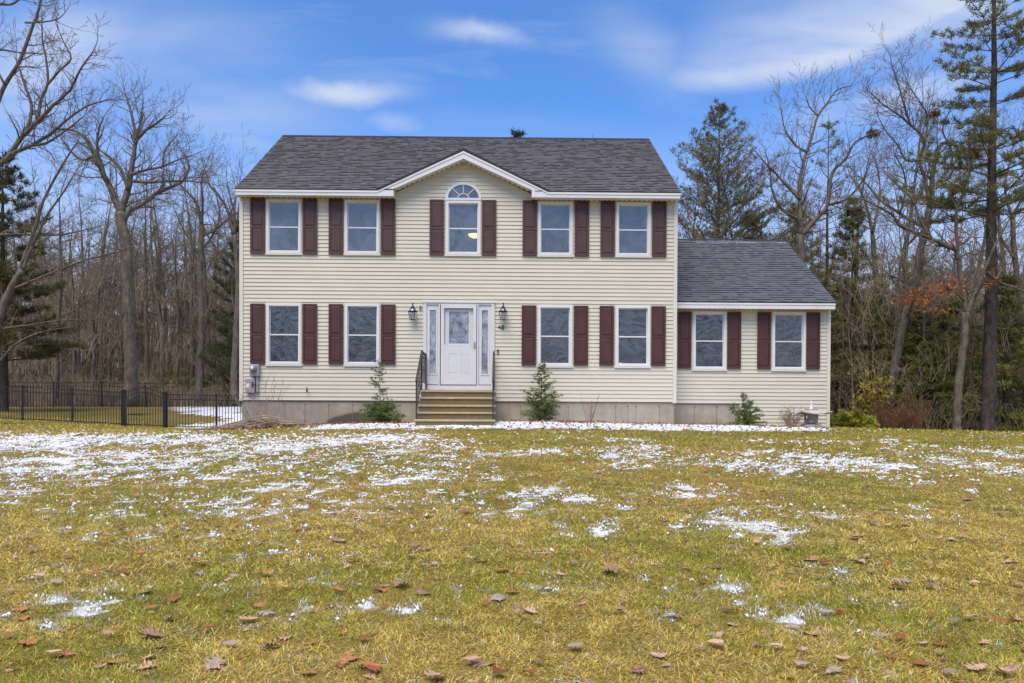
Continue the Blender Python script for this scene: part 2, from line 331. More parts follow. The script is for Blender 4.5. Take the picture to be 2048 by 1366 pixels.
# ------------------------------------------------------------------ the house
YW, YG = 20.6, 21.2                       # front wall planes: main block, lower wing
def Xp(px, Y=YW, py=600): return W(px, py, Y)[0]
def Zp(px, py, Y=YW): return W(px, py, Y)[1]
house = empty('house', ((Xp(481)+Xp(1352))/2, 24.6, 1.2))
tag(house, 'two storey cream clapboard colonial house with maroon shutters, front gable and lower right wing', 'house')
HL = Vector(house.location)
class HB(MB):                             # house parts are built in world metres, then hung on the house
    def build(s, name, mats, parent=None, **k):
        parent = parent or house; off = HL
        s.v = [(v[0]-off[0], v[1]-off[1], v[2]-off[2]) for v in s.v]
        # sub-parts: parent sits at the house origin too
        return MB.build(s, name, mats, parent, **k)
for k in ('siding','shingle','shingle_snow','concrete'):     # their patterns are measured in world metres
    for n in M[k].node_tree.nodes:
        if n.type == 'TEX_COORD':
            g_ = M[k].node_tree; outs = [l for l in g_.links if l.from_node == n]
            va = g_.nodes.new('ShaderNodeVectorMath'); va.inputs[1].default_value = HL
            for l in outs:
                ts = l.to_socket; g_.links.remove(l); g_.links.new(va.outputs[0], ts)
            g_.links.new(n.outputs['Object'], va.inputs[0])
XL, XR = Xp(481), Xp(1352); XWR = Xp(1659.5, YG)
ZB = (Zp(487,800.5)+Zp(1345,803.4))/2     # bottom of the siding
EY, RY = 20.27, 24.67                     # eave and ridge distance
ZE = (W(471,378,EY)[1]+W(1359,384,EY)[1])/2; ZR = (W(567,272,RY)[1]+W(1294,278,RY)[1])/2
WEY, WRY = 20.88, 24.7
ZWE = (W(1353,603,WEY)[1]+W(1672,605.5,WEY)[1])/2; ZWR = (W(1353,479,WRY)[1]+W(1567,480.5,WRY)[1])/2
SL = (ZR-ZE)/(RY-EY); WSL = (ZWR-ZWE)/(WRY-WEY)
YB = 2*RY-YW; YWB = 2*WRY-YG
GXC, GZA = W(927,300,EY)                  # gable apex
GXL, GXR = W(752,379,EY)[0], W(1100,385,EY)[0]
def sub(iv, holes):
    out = [iv]
    for (a, b) in holes:
        n = []
        for (c, d) in out:
            if b <= c or a >= d: n.append((c, d)); continue
            if a > c: n.append((c, a))
            if b < d: n.append((b, d))
        out = n
    return out
def siding(mb, T, z0, z1, rng, holes=(), e=.1016, zref=None):
    zref = z0 if zref is None else zref; k = math.floor((z0-zref)/e+1e-6)
    while zref+k*e < z1-1e-6:
        a = zref+k*e; b = a+e; lo, hi = max(a, z0), min(b, z1); k += 1
        bp = sorted({lo, hi} | {z for h in holes for z in (h[2], h[3]) if lo < z < hi})
        o = lambda z: .019-.018*(z-a)/e
        for p, q in zip(bp, bp[1:]):
            zm = (p+q)/2; r0, r1 = rng(p); s0, s1 = rng(q)
            if r1-r0 < .01: continue
            hs = [(h[0], h[1]) for h in holes if h[2] < zm < h[3]]
            for (c, d) in sub((min(r0, s0)-1, max(r1, s1)+1) if hs else (-1e9, 1e9), hs):
                c0, c1 = max(c, r0), min(d, r1); d0, d1 = max(c, s0), min(d, s1)
                if c1-c0 < 1e-4: continue
                if d1 < d0: d0 = d1 = (d0+d1)/2
                mb.poly([T(c0, p, o(p)), T(c1, p, o(p)), T(d1, q, o(q)), T(d0, q, o(q))])
                if abs(p-a) < 1e-6: mb.poly([T(c0, p, 0), T(c1, p, 0), T(c1, p, .019), T(c0, p, .019)])
# ---- windows
WW = .925                                  # outer width of every window unit
wins = []   # cx, z0, z1, Y, kind
def wz(px0, px1, y0, y1, Y):
    cx = (Xp(px0, Y, (y0+y1)/2)+Xp(px1, Y, (y0+y1)/2))/2; return cx, Zp((px0+px1)/2, y1, Y), Zp((px0+px1)/2, y0, Y)
for p in [(531.5,604.5,400.5,508.3),(688,760.8,400.8,509),(890.4,962.7,400,510.3),(1074.6,1146.6,404.3,511.2),(1230,1302.8,405,512)]: wins.append((*wz(*p, YW), YW, 'up'))
for p in [(532,604.5,606.4,731),(689,760.3,606.9,731.6),(1073.8,1145.9,608.8,733.8),(1229.6,1301,610,734.5)]: wins.append((*wz(*p, YW), YW, 'low'))
for p in [(1384,1453.7,621.4,740.8),(1543,1611.5,622.3,742)]: wins.append((*wz(*p, YG), YG, 'wing'))
hu = 1.43; hl = 1.62; hw = 1.595
def norm(w):
    h = {'up': hu, 'low': hl, 'wing': hw}[w[4]]; m = (w[1]+w[2])/2; return (w[0], m-h/2, m+h/2, w[3], w[4])
wins = [norm(w) for w in wins]
# rows share one sill height
def row(k):
    a = [w for w in wins if w[4] == k]; z = sum(w[1] for w in a)/len(a); return z
rz = {k: row(k) for k in ('up', 'low', 'wing')}
wins = [(w[0], rz[w[4]], rz[w[4]]+(w[2]-w[1]), w[3], w[4]) for w in wins]
ARC = wins[2]; AZ0 = Zp(927, 397.6); ARX = WW/2; ARZ = Zp(927, 365.6)-AZ0; ARC_TOP = Zp(927, 403)
hole = lambda w: (w[0]-WW/2+.05, w[0]+WW/2-.05, w[1]+.05, w[2]-.05)
mh = [hole(w) for w in wins if w[3] == YW]; wh = [hole(w) for w in wins if w[3] == YG]
for i in range(8):                         # stepped opening behind the half-round light
    a = i/8*.88; zz0, zz1 = AZ0+ARZ*a, AZ0+ARZ*(a+.11); hw_ = ARX*math.sqrt(1-(a+.11)**2)*.93; mh.append((ARC[0]-hw_, ARC[0]+hw_, zz0, zz1))
DX0, DX1 = Xp(846.6), Xp(989); DZ0, DZ1 = Zp(917, 779.8), Zp(917, 605)
mh.append((DX0+.03, DX1-.03, DZ0, DZ1-.03))
fr = lambda u, z, o: (u, YW-o, z)
gs = (GZA-ZE)/((GXR-GXL)/2)                # slope of the front gable
GW = 1.76                                  # half width of the gable wall above the eave
ZS = W(787,392,EY)[1]; ZSOF = ZS+.01       # eave soffit height
mb = HB()
siding(mb, fr, ZB, ZSOF+.03, lambda z: (XL+.02, XR-.02), mh)
ga = Zp(927, 322); gb_l, gb_r = Xp(789), Xp(1062)
def grng(z):
    f = max(0, min(1, (ga-z)/(ga-Zp(787, 386)))); return (GXC-(GXC-gb_l)*f, GXC+(gb_r-GXC)*f)
siding(mb, fr, ZSOF+.03, ga+.05, grng, mh, zref=ZB)
rl = lambda z: (YW+max(0, (z-ZE)/SL-(YW-EY))+.01, YB-max(0, (z-ZE)/SL-(YW-EY))-.01)
siding(mb, lambda u, z, o: (XL-o+.0, u, z), ZB, ZR-.15, rl); siding(mb, lambda u, z, o: (XR+o, u, z), ZB, ZR-.15, rl)
siding(mb, lambda u, z, o: (u, YB+o, z), ZB, ZE, lambda z: (XL, XR))
mb.build('siding', M['siding'])
WFX = Xp(1481, YG); ZWB = Zp(1415, 806.5, YG); ZWB2 = Zp(1570, 857, YG)-.05
mb = HB()
siding(mb, lambda u, z, o: (u, YG-o, z), ZWB2, ZWB, lambda z: (WFX, XWR-.02), (), zref=ZWB-.1016*8)
siding(mb, lambda u, z, o: (u, YG-o, z), ZWB, ZWE-.02, lambda z: (XR-.02, XWR-.02), wh, zref=ZWB)
wl = lambda z: (YG+max(0, (z-ZWE)/WSL-(YG-WEY))+.01, YWB-max(0, (z-ZWE)/WSL-(YG-WEY))-.01)
siding(mb, lambda u, z, o: (XWR+o, u, z), ZWB2, ZWR-.1, wl); siding(mb, lambda u, z, o: (u, YWB+o, z), ZWB2, ZWE, lambda z: (XR, XWR))
mb.build('siding', M['siding'])
# ---- foundation with form joints and tie holes
mb = HB(); zb = .6
mb.box(XL+.03, XR-.03, YW+.02, YW+.25, zb, ZB-.012); mb.box(XL+.03, XL+.25, YW+.25, YB-.02, zb, ZB-.012); mb.box(XR-.25, XR-.03, YW+.25, YB-.02, zb, ZB-.012)
mb.box(XL+.25, XR-.25, YB-.25, YB-.02, zb, ZB-.012)
mb.box(XR-.03, WFX+.2, YG+.02, YG+.25, zb, ZWB-.012); mb.box(XWR-.25, XWR-.02, YG+.02, YWB, zb, ZWB2-.012)
rr = random.Random(4)
for px, Y, zt in [(569,YW,ZB),(609.5,YW,ZB),(657,YW,ZB),(705,YW,ZB),(800,YW,ZB),(1041,YW,ZB),(1137,YW,ZB),(1184,YW,ZB),(1231.5,YW,ZB),(1256,YW,ZB),(1272,YW,ZB),(1319,YW,ZB),(1389,YG,ZWB),(1434,YG,ZWB)]:
    x = Xp(px, Y, 830); z1 = zt-.09-rr.random()*.03
    mb.box(x-.006, x+.004, Y+.016, Y+.021, zb, z1, 1)
    for zz in (z1-.01, z1-.44): mb.box(x-.022, x+.018, Y+.012, Y+.021, zz-.013, zz+.013, 1)
mb.build('foundation', [M['concrete'], M['seam']])
# dark line of the starter strip
mb = HB(); mb.box(XL+.02, XR-.02, YW-.012, YW+.03, ZB-.013, ZB-.001); mb.box(XR+.02, WFX, YG-.012, YG+.03, ZWB-.013, ZWB-.001); mb.build('starter_strip', M['seam'])
# ---- corner boards
def cboard(x0, x1, Y, z0, z1, side):
    m = HB(); m.box(x0, x1, Y-.03, Y+.0, z0, z1)
    xs = x0 if side < 0 else x1-.022
    m.box(xs, xs+.022, Y, Y+.08, z0, z1); m.box(x0+.004 if side > 0 else x1-.012, (x0+.012) if side > 0 else x1-.004, Y-.034, Y-.03, z0, z1); m.build('corner_board', M['cream'])
cboard(XL-.022, XL+.075, YW, ZB-.02, ZS+.02, -1); cboard(XR-.075, XR+.022, YW, ZB-.03, ZS+.02, 1); cboard(XWR-.07, XWR+.022, YG, ZWB2-.02, ZWE-.1, 1)
mb = HB(); mb.box(XR+.022, XR+.045, YG-.022, YG+.0, ZWB, ZWE-.12); mb.build('corner_board', M['cream'])
# ---- roofs with real courses of shingles
RS = np.random.RandomState(7)
def shingles(P0, U, S, N, length, slen, skip=None, expo=.142, base=(.118,.112,.120)):
    V = []; Fq = []; C = []
    P0, U, S, N = map(np.array, (P0, U, S, N)); nc = int(math.ceil(slen/expo))
    for k in range(nc):
        s0 = k*expo; s1 = min((k+1)*expo+.01, slen+.01); u = -RS.rand()*.3; rowtone = .97+.06*RS.rand()
        while u < length:
            w = .08+RS.rand()*.16; a, b = max(u, 0), min(u+w, length); u += w
            if b-a < .01 or (skip and skip((a+b)/2, s0)): continue
            t = .013+(.010 if RS.rand() < .45 else 0)+RS.rand()*.003; ds = RS.rand()*.004
            j = len(V); n0 = N*.001
            V += [P0+U*a+S*(s0-ds)+N*t, P0+U*b+S*(s0-ds)+N*t, P0+U*b+S*s1+N*.004, P0+U*a+S*s1+N*.004, P0+U*a+S*(s0-ds)-N*.003, P0+U*b+S*(s0-ds)-N*.003, P0+U*b+S*(s0-ds)+N*t, P0+U*a+S*(s0-ds)+N*t]
            Fq += [(j, j+1, j+2, j+3), (j+4, j+5, j+6, j+7)]
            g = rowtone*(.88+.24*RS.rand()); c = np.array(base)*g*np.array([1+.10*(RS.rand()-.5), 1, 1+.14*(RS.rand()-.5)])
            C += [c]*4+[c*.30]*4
    return np.array(V), np.array(Fq), np.array(C)
def roof(name, parts, mats, extra=None):
    V = []; Fq = []; C = []; off = 0
    for (v, f, c) in parts: V.append(v); Fq.append(f+off); C.append(c); off += len(v)
    V = np.concatenate(V)-np.array(HL); return mobj(name, np_mesh(name, V, np.concatenate(Fq), 4, mats, np.concatenate(C)), house)
X0, X1 = XL-.03, XR+.03
sl = math.hypot(RY-EY, ZR-ZE); S = (0, (RY-EY)/sl, (ZR-ZE)/sl); N = (0, -S[2], S[1]); N2 = (0, S[2], S[1])
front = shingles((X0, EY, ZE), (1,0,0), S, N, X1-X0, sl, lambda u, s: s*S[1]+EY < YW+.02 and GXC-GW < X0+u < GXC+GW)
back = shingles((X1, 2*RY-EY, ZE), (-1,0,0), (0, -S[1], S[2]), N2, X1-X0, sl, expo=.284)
gl = math.hypot(GXC-GXL, GZA-ZE)+.0; gu = np.array(((GXC-GXL), 0, (GZA-ZE)))/gl
gdep = (GZA-ZE)/SL+.35
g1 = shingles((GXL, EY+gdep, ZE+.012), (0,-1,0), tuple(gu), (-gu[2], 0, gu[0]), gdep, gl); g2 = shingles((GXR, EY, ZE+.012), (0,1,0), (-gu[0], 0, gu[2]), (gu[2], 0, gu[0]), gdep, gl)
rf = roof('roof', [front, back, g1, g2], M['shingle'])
wsl = math.hypot(WRY-WEY, ZWR-ZWE); WS = (0, (WRY-WEY)/wsl, (ZWR-ZWE)/wsl); WX0, WX1 = XR+.02, Xp(1673, WEY)
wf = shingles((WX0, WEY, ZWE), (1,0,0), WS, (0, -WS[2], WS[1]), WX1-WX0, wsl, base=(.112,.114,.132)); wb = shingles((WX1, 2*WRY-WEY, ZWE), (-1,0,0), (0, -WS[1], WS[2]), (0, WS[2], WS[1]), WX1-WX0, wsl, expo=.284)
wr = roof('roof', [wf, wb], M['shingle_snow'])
# decks, dark drip edges, ridge caps
mb = HB(); th = .02
def slab(x0, x1, y0, z0, y1, z1, t=th):
    mb.prism([(x0, y0, z0-.004), (x0, y1, z1-.004), (x0, y1, z1-t), (x0, y0, z0-t)], (x1-x0, 0, 0))
fy = YW+.02; slab(X0+.004, GXC-GW, EY+.01, ZE, fy, ZE+SL*(fy-EY)); slab(GXC+GW, X1-.004, EY+.01, ZE, fy, ZE+SL*(fy-EY)); slab(X0+.004, X1-.004, fy+.001, ZE+SL*(fy-EY), RY-.003, ZR)
slab(X0+.004, X1-.004, RY+.003, ZR, 2*RY-EY-.01, ZE)
slab(WX0, WX1-.004, WEY+.01, ZWE, WRY-.003, ZWR); slab(WX0, WX1-.004, WRY+.003, ZWR, 2*WRY-WEY-.01, ZWE)
for sx_, xe in ((1, GXL), (-1, GXR)):       # gable decks
    mb.prism([(xe, EY+.004, ZE-.002), (GXC-sx_*.002, EY+.004, GZA-.002), (GXC-sx_*.002, EY+.004, GZA-.03), (xe, EY+.004, ZE-.03)], (0, gdep, 0))
mb.build('roof_deck', M['black_edge'])
mb = HB()
mb.box(X0, GXL+.02, EY-.012, EY+.01, ZE-.022, ZE+.012); mb.box(GXR-.02, X1, EY-.012, EY+.01, ZE-.022, ZE+.012)
m2 = HB(); m2.box(WX0, WX1, WEY-.012, WEY+.01, ZWE-.022, ZWE+.012); m2.build('drip_edge', M['black_edge'])
for sx_, xe in ((1, GXL), (-1, GXR)):
    mb.prism([(xe-sx_*.02, EY-.016, ZE+.0), (GXC, EY-.016, GZA+.05), (GXC, EY-.016, GZA-.015), (xe+sx_*.06, EY-.016, ZE-.02)], (0, .05, 0))
mb.build('drip_edge', M['black_edge'])
for x0, x1, y, z in ((X0, X1, RY, ZR), (WX0, WX1, WRY, ZWR)):
    mb = HB()
    n = int((x1-x0)/.2)
    for i in range(n):
        a = x0+(x1-x0)*i/n; b = x0+(x1-x0)*(i+1)/n
        mb.prism([(a, y-.13, z-.13*SL+.02), (a, y, z+.022), (a, y+.13, z-.13*SL+.02), (a, y+.13, z-.13*SL+.012), (a, y, z+.012), (a, y-.13, z-.13*SL+.012)], (b-a-.006, 0, .004))
    mb.build('ridge_cap', M['black_edge'])
# vent stack just peeking over the ridge
# ---- fascia: one continuous white board that follows the eave and the gable
def P(px, py): return W(px, py, EY)
zf = ZE-.024; xa, xb = P(787, 385)[0], P(1064, 385)[0]; zc = P(787, 377.5)[1]; zap = P(927, 317)[1]; ztop = GZA-.03
mb = HB()
zf2 = zf+.016; L = [(X0+.01, zf), (GXL+.03, zf), (GXC, ztop), (GXR-.03, zf), (X1-.01, zf), (X1-.01, ZS), (xb, ZS), (xb, zc), (GXC, zap), (xa, zc), (xa, ZS), (X0+.01, ZS)]
def fpoly(idx): mb.prism([(L[i][0], EY+.0, L[i][1]) for i in idx], (0, .03, 0))
# split in convex pieces
mb.prism([(X0+.01, EY, zf), (GXL+.03, EY, zf), (GXL+.03, EY, ZS), (X0+.01, EY, ZS)], (0, .03, 0)); mb.prism([(GXR-.03, EY, zf), (X1-.01, EY, zf), (X1-.01, EY, ZS), (GXR-.03, EY, ZS)], (0, .03, 0))
gsl = (ztop-zf2)/(GXC-GXL-.03); za = zf2+gsl*(xa-GXL-.03); zb_ = zf2+gsl*(GXR-.03-xb)
mb.prism([(GXL+.03, EY, zf2), (xa, EY, za), (xa, EY, ZS), (GXL+.03, EY, ZS)], (0, .03, 0)); mb.prism([(xb, EY, zb_), (GXR-.03, EY, zf2), (GXR-.03, EY, ZS), (xb, EY, ZS)], (0, .03, 0))
mb.prism([(xa, EY, za), (GXC, EY, ztop), (GXC, EY, zap), (xa, EY, zc)], (0, .03, 0)); mb.prism([(GXC, EY, ztop), (xb, EY, zb_), (xb, EY, zc), (GXC, EY, zap)], (0, .03, 0))
# the narrow proud board along the top
h = .05
mb.box(X0+.005, GXL+.02, EY-.014, EY-.001, zf-h, zf); mb.box(GXR-.02, X1-.005, EY-.014, EY-.001, zf-h, zf)
mb.prism([(GXL+.021, EY-.014, zf), (GXC, EY-.014, ztop), (GXC, EY-.014, ztop-h), (GXL+.021, EY-.014, zf-h)], (0, .013, 0)); mb.prism([(GXC, EY-.014, ztop), (GXR-.021, EY-.014, zf), (GXR-.021, EY-.014, zf-h), (GXC, EY-.014, ztop-h)], (0, .013, 0))
# returns at both ends and rakes up the gable ends
for x in (X0+.01, X1-.04):
    mb.box(x, x+.03, EY+.031, YW-.03, ZS, ZE-.02)
    for sg in (1, -1):
        y0, y1 = (EY+.03, RY) if sg > 0 else (2*RY-EY-.03, RY)
        mb.prism([(x, y0, ZE-.015+.03*SL), (x, y1, ZR-.03), (x, y1, ZR-.22), (x, y0, ZE-.18)], (.03, 0, 0))
mb.build('fascia', M['white'])
mb = HB(); ZWS = (W(1400,616.5,WEY)[1])
mb.box(WX0, WX1-.03, WEY, WEY+.03, ZWS, ZWE-.024); mb.box(WX0, WX1-.025, WEY-.014, WEY-.001, ZWE-.07, ZWE-.024); mb.box(WX1-.06, WX1-.03, WEY+.031, YG-.03, ZWS, ZWE-.02)
for sg in (1, -1):
    y0, y1 = (WEY+.03, WRY) if sg > 0 else (2*WRY-WEY-.03, WRY)
    mb.prism([(WX1-.06, y0, ZWE-.01), (WX1-.06, y1, ZWR-.03), (WX1-.06, y1, ZWR-.2), (WX1-.06, y0, ZWE-.17)], (.03, 0, 0))
mb.build('fascia', M['white'])
mb = HB()                                   # soffits, with the dark slots of the vented strip
def soff(x0, x1, y0, y1, z):
    mb.box(x0, x1, y0, y1, z, z+.012); n = int((x1-x0)/.13)
    for i in range(n):
        x = x0+(i+.5)*(x1-x0)/n; mb.box(x-.02, x+.02, y1-.10, y1-.03, z-.003, z-.0005, 1); mb.box(x-.045, x-.042, y0, y1, z-.004, z-.0005)
soff(X0+.04, xa, EY+.031, YW-.0, ZS+.006); soff(xb, X1-.04, EY+.031, YW-.0, ZS+.006)
m0, mb = mb, HB(); soff(WX0, WX1-.06, WEY+.031, YG, ZWS+.006); mb.build('soffit', [M['cream'], M['dark']]); mb = m0
for sg, xe, zz in ((1, xa, zc), (-1, xb, zc)):
    mb.prism([(xe, EY+.031, zz+.012), (GXC, EY+.031, zap+.012), (GXC, EY+.031, zap+.024), (xe, EY+.031, zz+.024)], (0, YW-EY-.031, 0))
    n = 14
    for i in range(n):
        f = (i+.5)/n; x = xe+(GXC-xe)*f; z = zz+(zap-zz)*f+.009; mb.prism([(x-.02, YW-.10, z-.02*gs*sg), (x+.02, YW-.10, z+.02*gs*sg), (x+.02, YW-.10, z+.02*gs*sg-.002), (x-.02, YW-.10, z-.02*gs*sg-.002)], (0, .07, 0), 1)
    mb.box(xe-.006, xe+.006, EY+.031, YW, ZS, zc)
mb.build('soffit', [M['cream'], M['dark']])
# ---- window units
def window(w, idx):
    cx, z0, z1, Y, kind = w; x0, x1 = cx-WW/2, cx+WW/2
    m = HB(); m.frame(x0, x1, z0, z1, .022, Y-.028, Y+.02, 1)                       # J channel
    m.frame(x0+.022, x1-.022, z0+.022, z1-.022, .058, Y-.045, Y+.09, 0, wb=.05)
    m.box(x0-.012, x1+.012, Y-.05, Y-.029, z0-.02, z0+.018, 1)
    fo = m.build('window', [M['white'], M['cream']])
    a, b = x0+.08, x1-.08; lo, hi = z0+.072, z1-.08; mid = lo+(hi-lo)*.492
    m = HB(); m.frame(a, b, lo, mid+.018, .022, Y+.0, Y+.03, wb=.03, wt=.032); m.build('sash', M['white'], fo)
    m = HB(); m.frame(a, b, mid-.014, hi, .022, Y+.034, Y+.06, wb=.03); m.build('sash', M['white'], fo)
    g = M['glass_up'] if kind == 'up' else M['glass_low']
    m = HB(); m.box(a+.02, b-.02, Y+.014, Y+.018, lo+.03, mid-.014); m.build('pane', g, fo)
    m = HB(); m.box(a+.02, b-.02, Y+.046, Y+.05, mid+.014, hi-.022); m.build('pane', g, fo)
    return fo
def shutter(px0, px1, w, Y, mat):
    cx = (Xp(px0, Y, 560 if w[4] != 'up' else 450)+Xp(px1, Y, 560 if w[4] != 'up' else 450))/2; wd = .375; z0, z1 = w[1]+.0, w[2]+.005
    if w[4] != 'up': z0 += .04; z1 -= .035
    if w[4] == 'wing': wd = .365
    x0, x1 = cx-wd/2, cx+wd/2; m = HB(); fw = .05; mid = z0+(z1-z0)*.485; Yf = Y-.055
    m.box(x0+.005, x1-.005, Yf+.012, Y-.019, z0+.005, z1-.005)
    m.frame(x0, x1, z0, z1, fw, Yf-.004, Yf+.012, wb=.075, wt=.045); m.box(x0+fw, x1-fw, Yf-.004, Yf+.012, mid-.035, mid+.035)
    for a, b in ((z0+.075, mid-.035), (mid+.035, z1-.045)):        # raised panels with bevelled edges
        xa_, xb_ = x0+fw, x1-fw; i = .03; y1_ = Yf+.0118; y0_ = Yf+.001; o = [(xa_+.004, y1_, a+.004), (xb_-.004, y1_, a+.004), (xb_-.004, y1_, b-.004), (xa_+.004, y1_, b-.004)]
        n = [(xa_+i, y0_, a+i*1.2), (xb_-i, y0_, a+i*1.2), (xb_-i, y0_, b-i), (xa_+i, y0_, b-i)]
        m.poly(n); [m.poly([o[k], o[(k+1) % 4], n[(k+1) % 4], n[k]]) for k in range(4)]
    return m.build('shutter', mat)
wobj = [window(w, i) for i, w in enumerate(wins)]
SH_ = [((501.5,530.8),(605.8,635.8)), ((657.8,687.5),(762,791.5)), ((859.4,888.5),(963.7,992.8)), ((1045.3,1073.8),(1148.5,1178.3)), ((1200.3,1229.6),(1304,1332)),
       ((501.5,530.8),(605.8,635.5)), ((657.8,687.5),(763,791.5)), ((1043.3,1072.9),(1147.8,1176.6)), ((1199.3,1227.9),(1302.3,1331.6)),
       ((1355.4,1383),(1454.7,1482)), ((1514.3,1542),(1612.7,1640))]
for w, s2 in zip(wins, SH_):
    for (a, b) in s2: shutter(a, b, w, w[3], M['shutter_high'] if w[4] == 'up' else M['shutter'])
# half-round light above the middle window
cx = ARC[0]; rx, rz_ = ARX, ARZ
def arc(r, s_=1, n=25, z=0): return [(cx+rx*r*math.cos(math.pi*i/(n-1)), AZ0+z+rz_*r*math.sin(math.pi*i/(n-1))) for i in range(n)]
def ringm(m, ro, ri, y0, y1, mm=0):
    A, B = arc(ro), arc(ri)
    for i in range(len(A)-1): m.prism([(A[i][0], y0, A[i][1]), (A[i+1][0], y0, A[i+1][1]), (B[i+1][0], y0, B[i+1][1]), (B[i][0], y0, B[i][1])], (0, y1-y0, 0), mm)
m = HB(); ringm(m, 1.03, 1., YW-.03, YW, 1); ringm(m, .999, .86, YW-.045, YW+.05)
m.box(cx-rx, cx+rx, YW-.046, YW+.05, wins[2][2]-.001, AZ0+.012)
ringm(m, .33, .285, YW-.03, YW-.01)
for a in (45, 90, 135):
    ca, sa = math.cos(math.radians(a)), math.sin(math.radians(a)); p, q = Vector((cx+rx*.30*ca, YW-.02, AZ0+rz_*.30*sa)), Vector((cx+rx*.88*ca, YW-.02, AZ0+rz_*.88*sa)); m.tube([p, q], .011, 6)
aw = m.build('arched_window', [M['white'], M['cream']])
m = HB(); A = arc(.87); m.prism([(x, YW-.012, z) for x, z in A], (0, .004, 0)); m.build('pane', M['glass_up'], aw)
# ---- rooms behind the glass
mb = HB(); yb = YW+3.6; zfl = (rz['up']+wins[5][2])/2
def room(x0, x1, z0, z1, y0, y1):
    mb.box(x0, x1, y1, y1+.05, z0, z1); mb.box(x0, x1, y0, y1, z1, z1+.04); mb.box(x0, x1, y0, y1, z0-.04, z0); mb.box(x0-.04, x0, y0, y1, z0, z1); mb.box(x1, x1+.04, y0, y1, z0, z1)
for a, b in ((XL+.15, Xp(815)), (Xp(815)+.1, Xp(1020)), (Xp(1020)+.1, XR-.15)):
    room(a, b, ZB+.1, zfl-.1, YW+.12, yb); room(a, b, zfl+.1, ZE+(.45 if a > -3 and b < 2 else .0), YW+.12, yb)
room(XR+.1, XWR-.1, ZWB+.1, ZWE-.05, YG+.12, YG+3)
mb.build('interior_wall', M['room'])
for (px0, px1, i) in ((579, 599, 5), (1134, 1142, 7), (1290, 1298, 8), (1446, 1452, 9), (538, 546, 5)):
    mb = HB(); w = wins[i]; Y = w[3]+.16; x0, x1 = Xp(px0, Y), Xp(px1, Y); n = 12
    for k in range(n):
        a, b = x0+(x1-x0)*k/n, x0+(x1-x0)*(k+1)/n; ya, yb2 = Y+.03*(k % 2), Y+.03*((k+1) % 2); mb.poly([(a, ya, w[1]), (b, yb2, w[1]), (b, yb2, w[2]), (a, ya, w[2])])
    mb.build('curtain', M['curtain'])
# ---- entrance
D = lambda px: Xp(px, YW, 690); Dz = lambda py: Zp(917, py)
m = HB()
for a, b in ((846.6, 853), (982.6, 989)): m.box(D(a), D(b), YW-.06, YW+.05, DZ0+.0, Dz(606.2))
for a, b in ((877.4, 880.2), (954, 956.8)): m.box(D(a), D(b), YW-.055, YW+.05, Dz(770.5), Dz(610))
m.box(DX0-.02, DX1+.02, YW-.075, YW+.05, Dz(606.2), Dz(604)); m.box(D(853), D(982.6), YW-.05, YW+.05, Dz(610), Dz(606.2)-.001)
m.box(D(853), D(982.6), YW-.06, YW+.05, DZ0, Dz(770.5))
m.box(D(853)+.002, D(877.4), YW-.062, YW-.0602, Dz(770.4), Dz(769.2), 1); m.box(D(956.8), D(982.6)-.002, YW-.062, YW-.0602, Dz(770.4), Dz(769.2), 1)
m.box(D(880.2), D(954), YW-.064, YW-.02, Dz(770.8), Dz(769.4), 1)
m.build('door_surround', [M['door_white'], M['dark']])
for a, b, g0, g1 in ((853, 877.4, 859.9, 871.6), (956.8, 982.6, 963.9, 975.2)):
    m = HB(); x0, x1 = D(a)+.001, D(b)-.001; zt, zl = Dz(610), Dz(769.3); gz0, gz1_ = Dz(747.1), Dz(621)
    X0_, X1_ = D(g0)-.03, D(g1)+.03; m.box(x0, X0_, YW-.02, YW+.03, zl, zt); m.box(X1_, x1, YW-.02, YW+.03, zl, zt); m.box(X0_, X1_, YW-.02, YW+.03, zl, gz0-.03); m.box(X0_, X1_, YW-.02, YW+.03, gz1_+.03, zt)
    m.frame(X0_-.012, X1_+.012, gz0-.042, gz1_+.042, .035, YW-.032, YW-.0205)
    sdl = m.build('sidelight', M['door_white'])
    m = HB(); m.box(X0_+.002, X1_-.002, YW-.012, YW-.008, gz0-.028, gz1_+.028); m.build('pane', M['glass_door'], sdl)
    m = HB(); cxx = (X0_+X1_)/2; y = YW-.014; q = .0035; hwid = (X1_-X0_)/2-.03; H = gz1_-gz0
    for s_ in (-1, 1): m.tube([(cxx+s_*hwid*.75, y, gz0), (cxx+s_*hwid*.75, y, gz1_)], q, 4)
    for f0, f1, ww in ((.02,.15,.2),(.15,.38,.8),(.40,.60,1.),(.62,.85,.8),(.78,.92,.5)):
        zm = gz0+H*(f0+f1)/2; z0_, z1_ = gz0+H*f0, gz0+H*f1; m.tube([(cxx, y, z0_), (cxx+hwid*ww, y, zm), (cxx, y, z1_), (cxx-hwid*ww, y, zm), (cxx, y, z0_)], q, 4)
    m.tube([(cxx, y, gz0+H*.85), (cxx, y, gz1_)], q, 4)
    m.build('lead_came', M['came'], sdl)
m = HB(); x0, x1, z0, z1 = D(881.9), D(952.8), Dz(769.4), Dz(609.8)
m.frame(x0, x1, z0, z1, .085, YW-.075, YW-.035, wb=.10, wt=.095)
m.box(x0+.06, x1-.06, YW-.072, YW-.04, Dz(690.2)-.03, Dz(690.2)+.012)                                   # mid rail
m.box(x0+.085, x1-.085, YW-.07, YW-.045, z0+.10, Dz(690.2)-.03)                                      # kick panel
for a, b in ((896.5, 913), (921.5, 938.5)):
    m.frame(D(a), D(b), Dz(745.5), Dz(707), .012, YW-.076, YW-.0705)
door = m.build('storm_door', M['door_white'], bevel=.004)
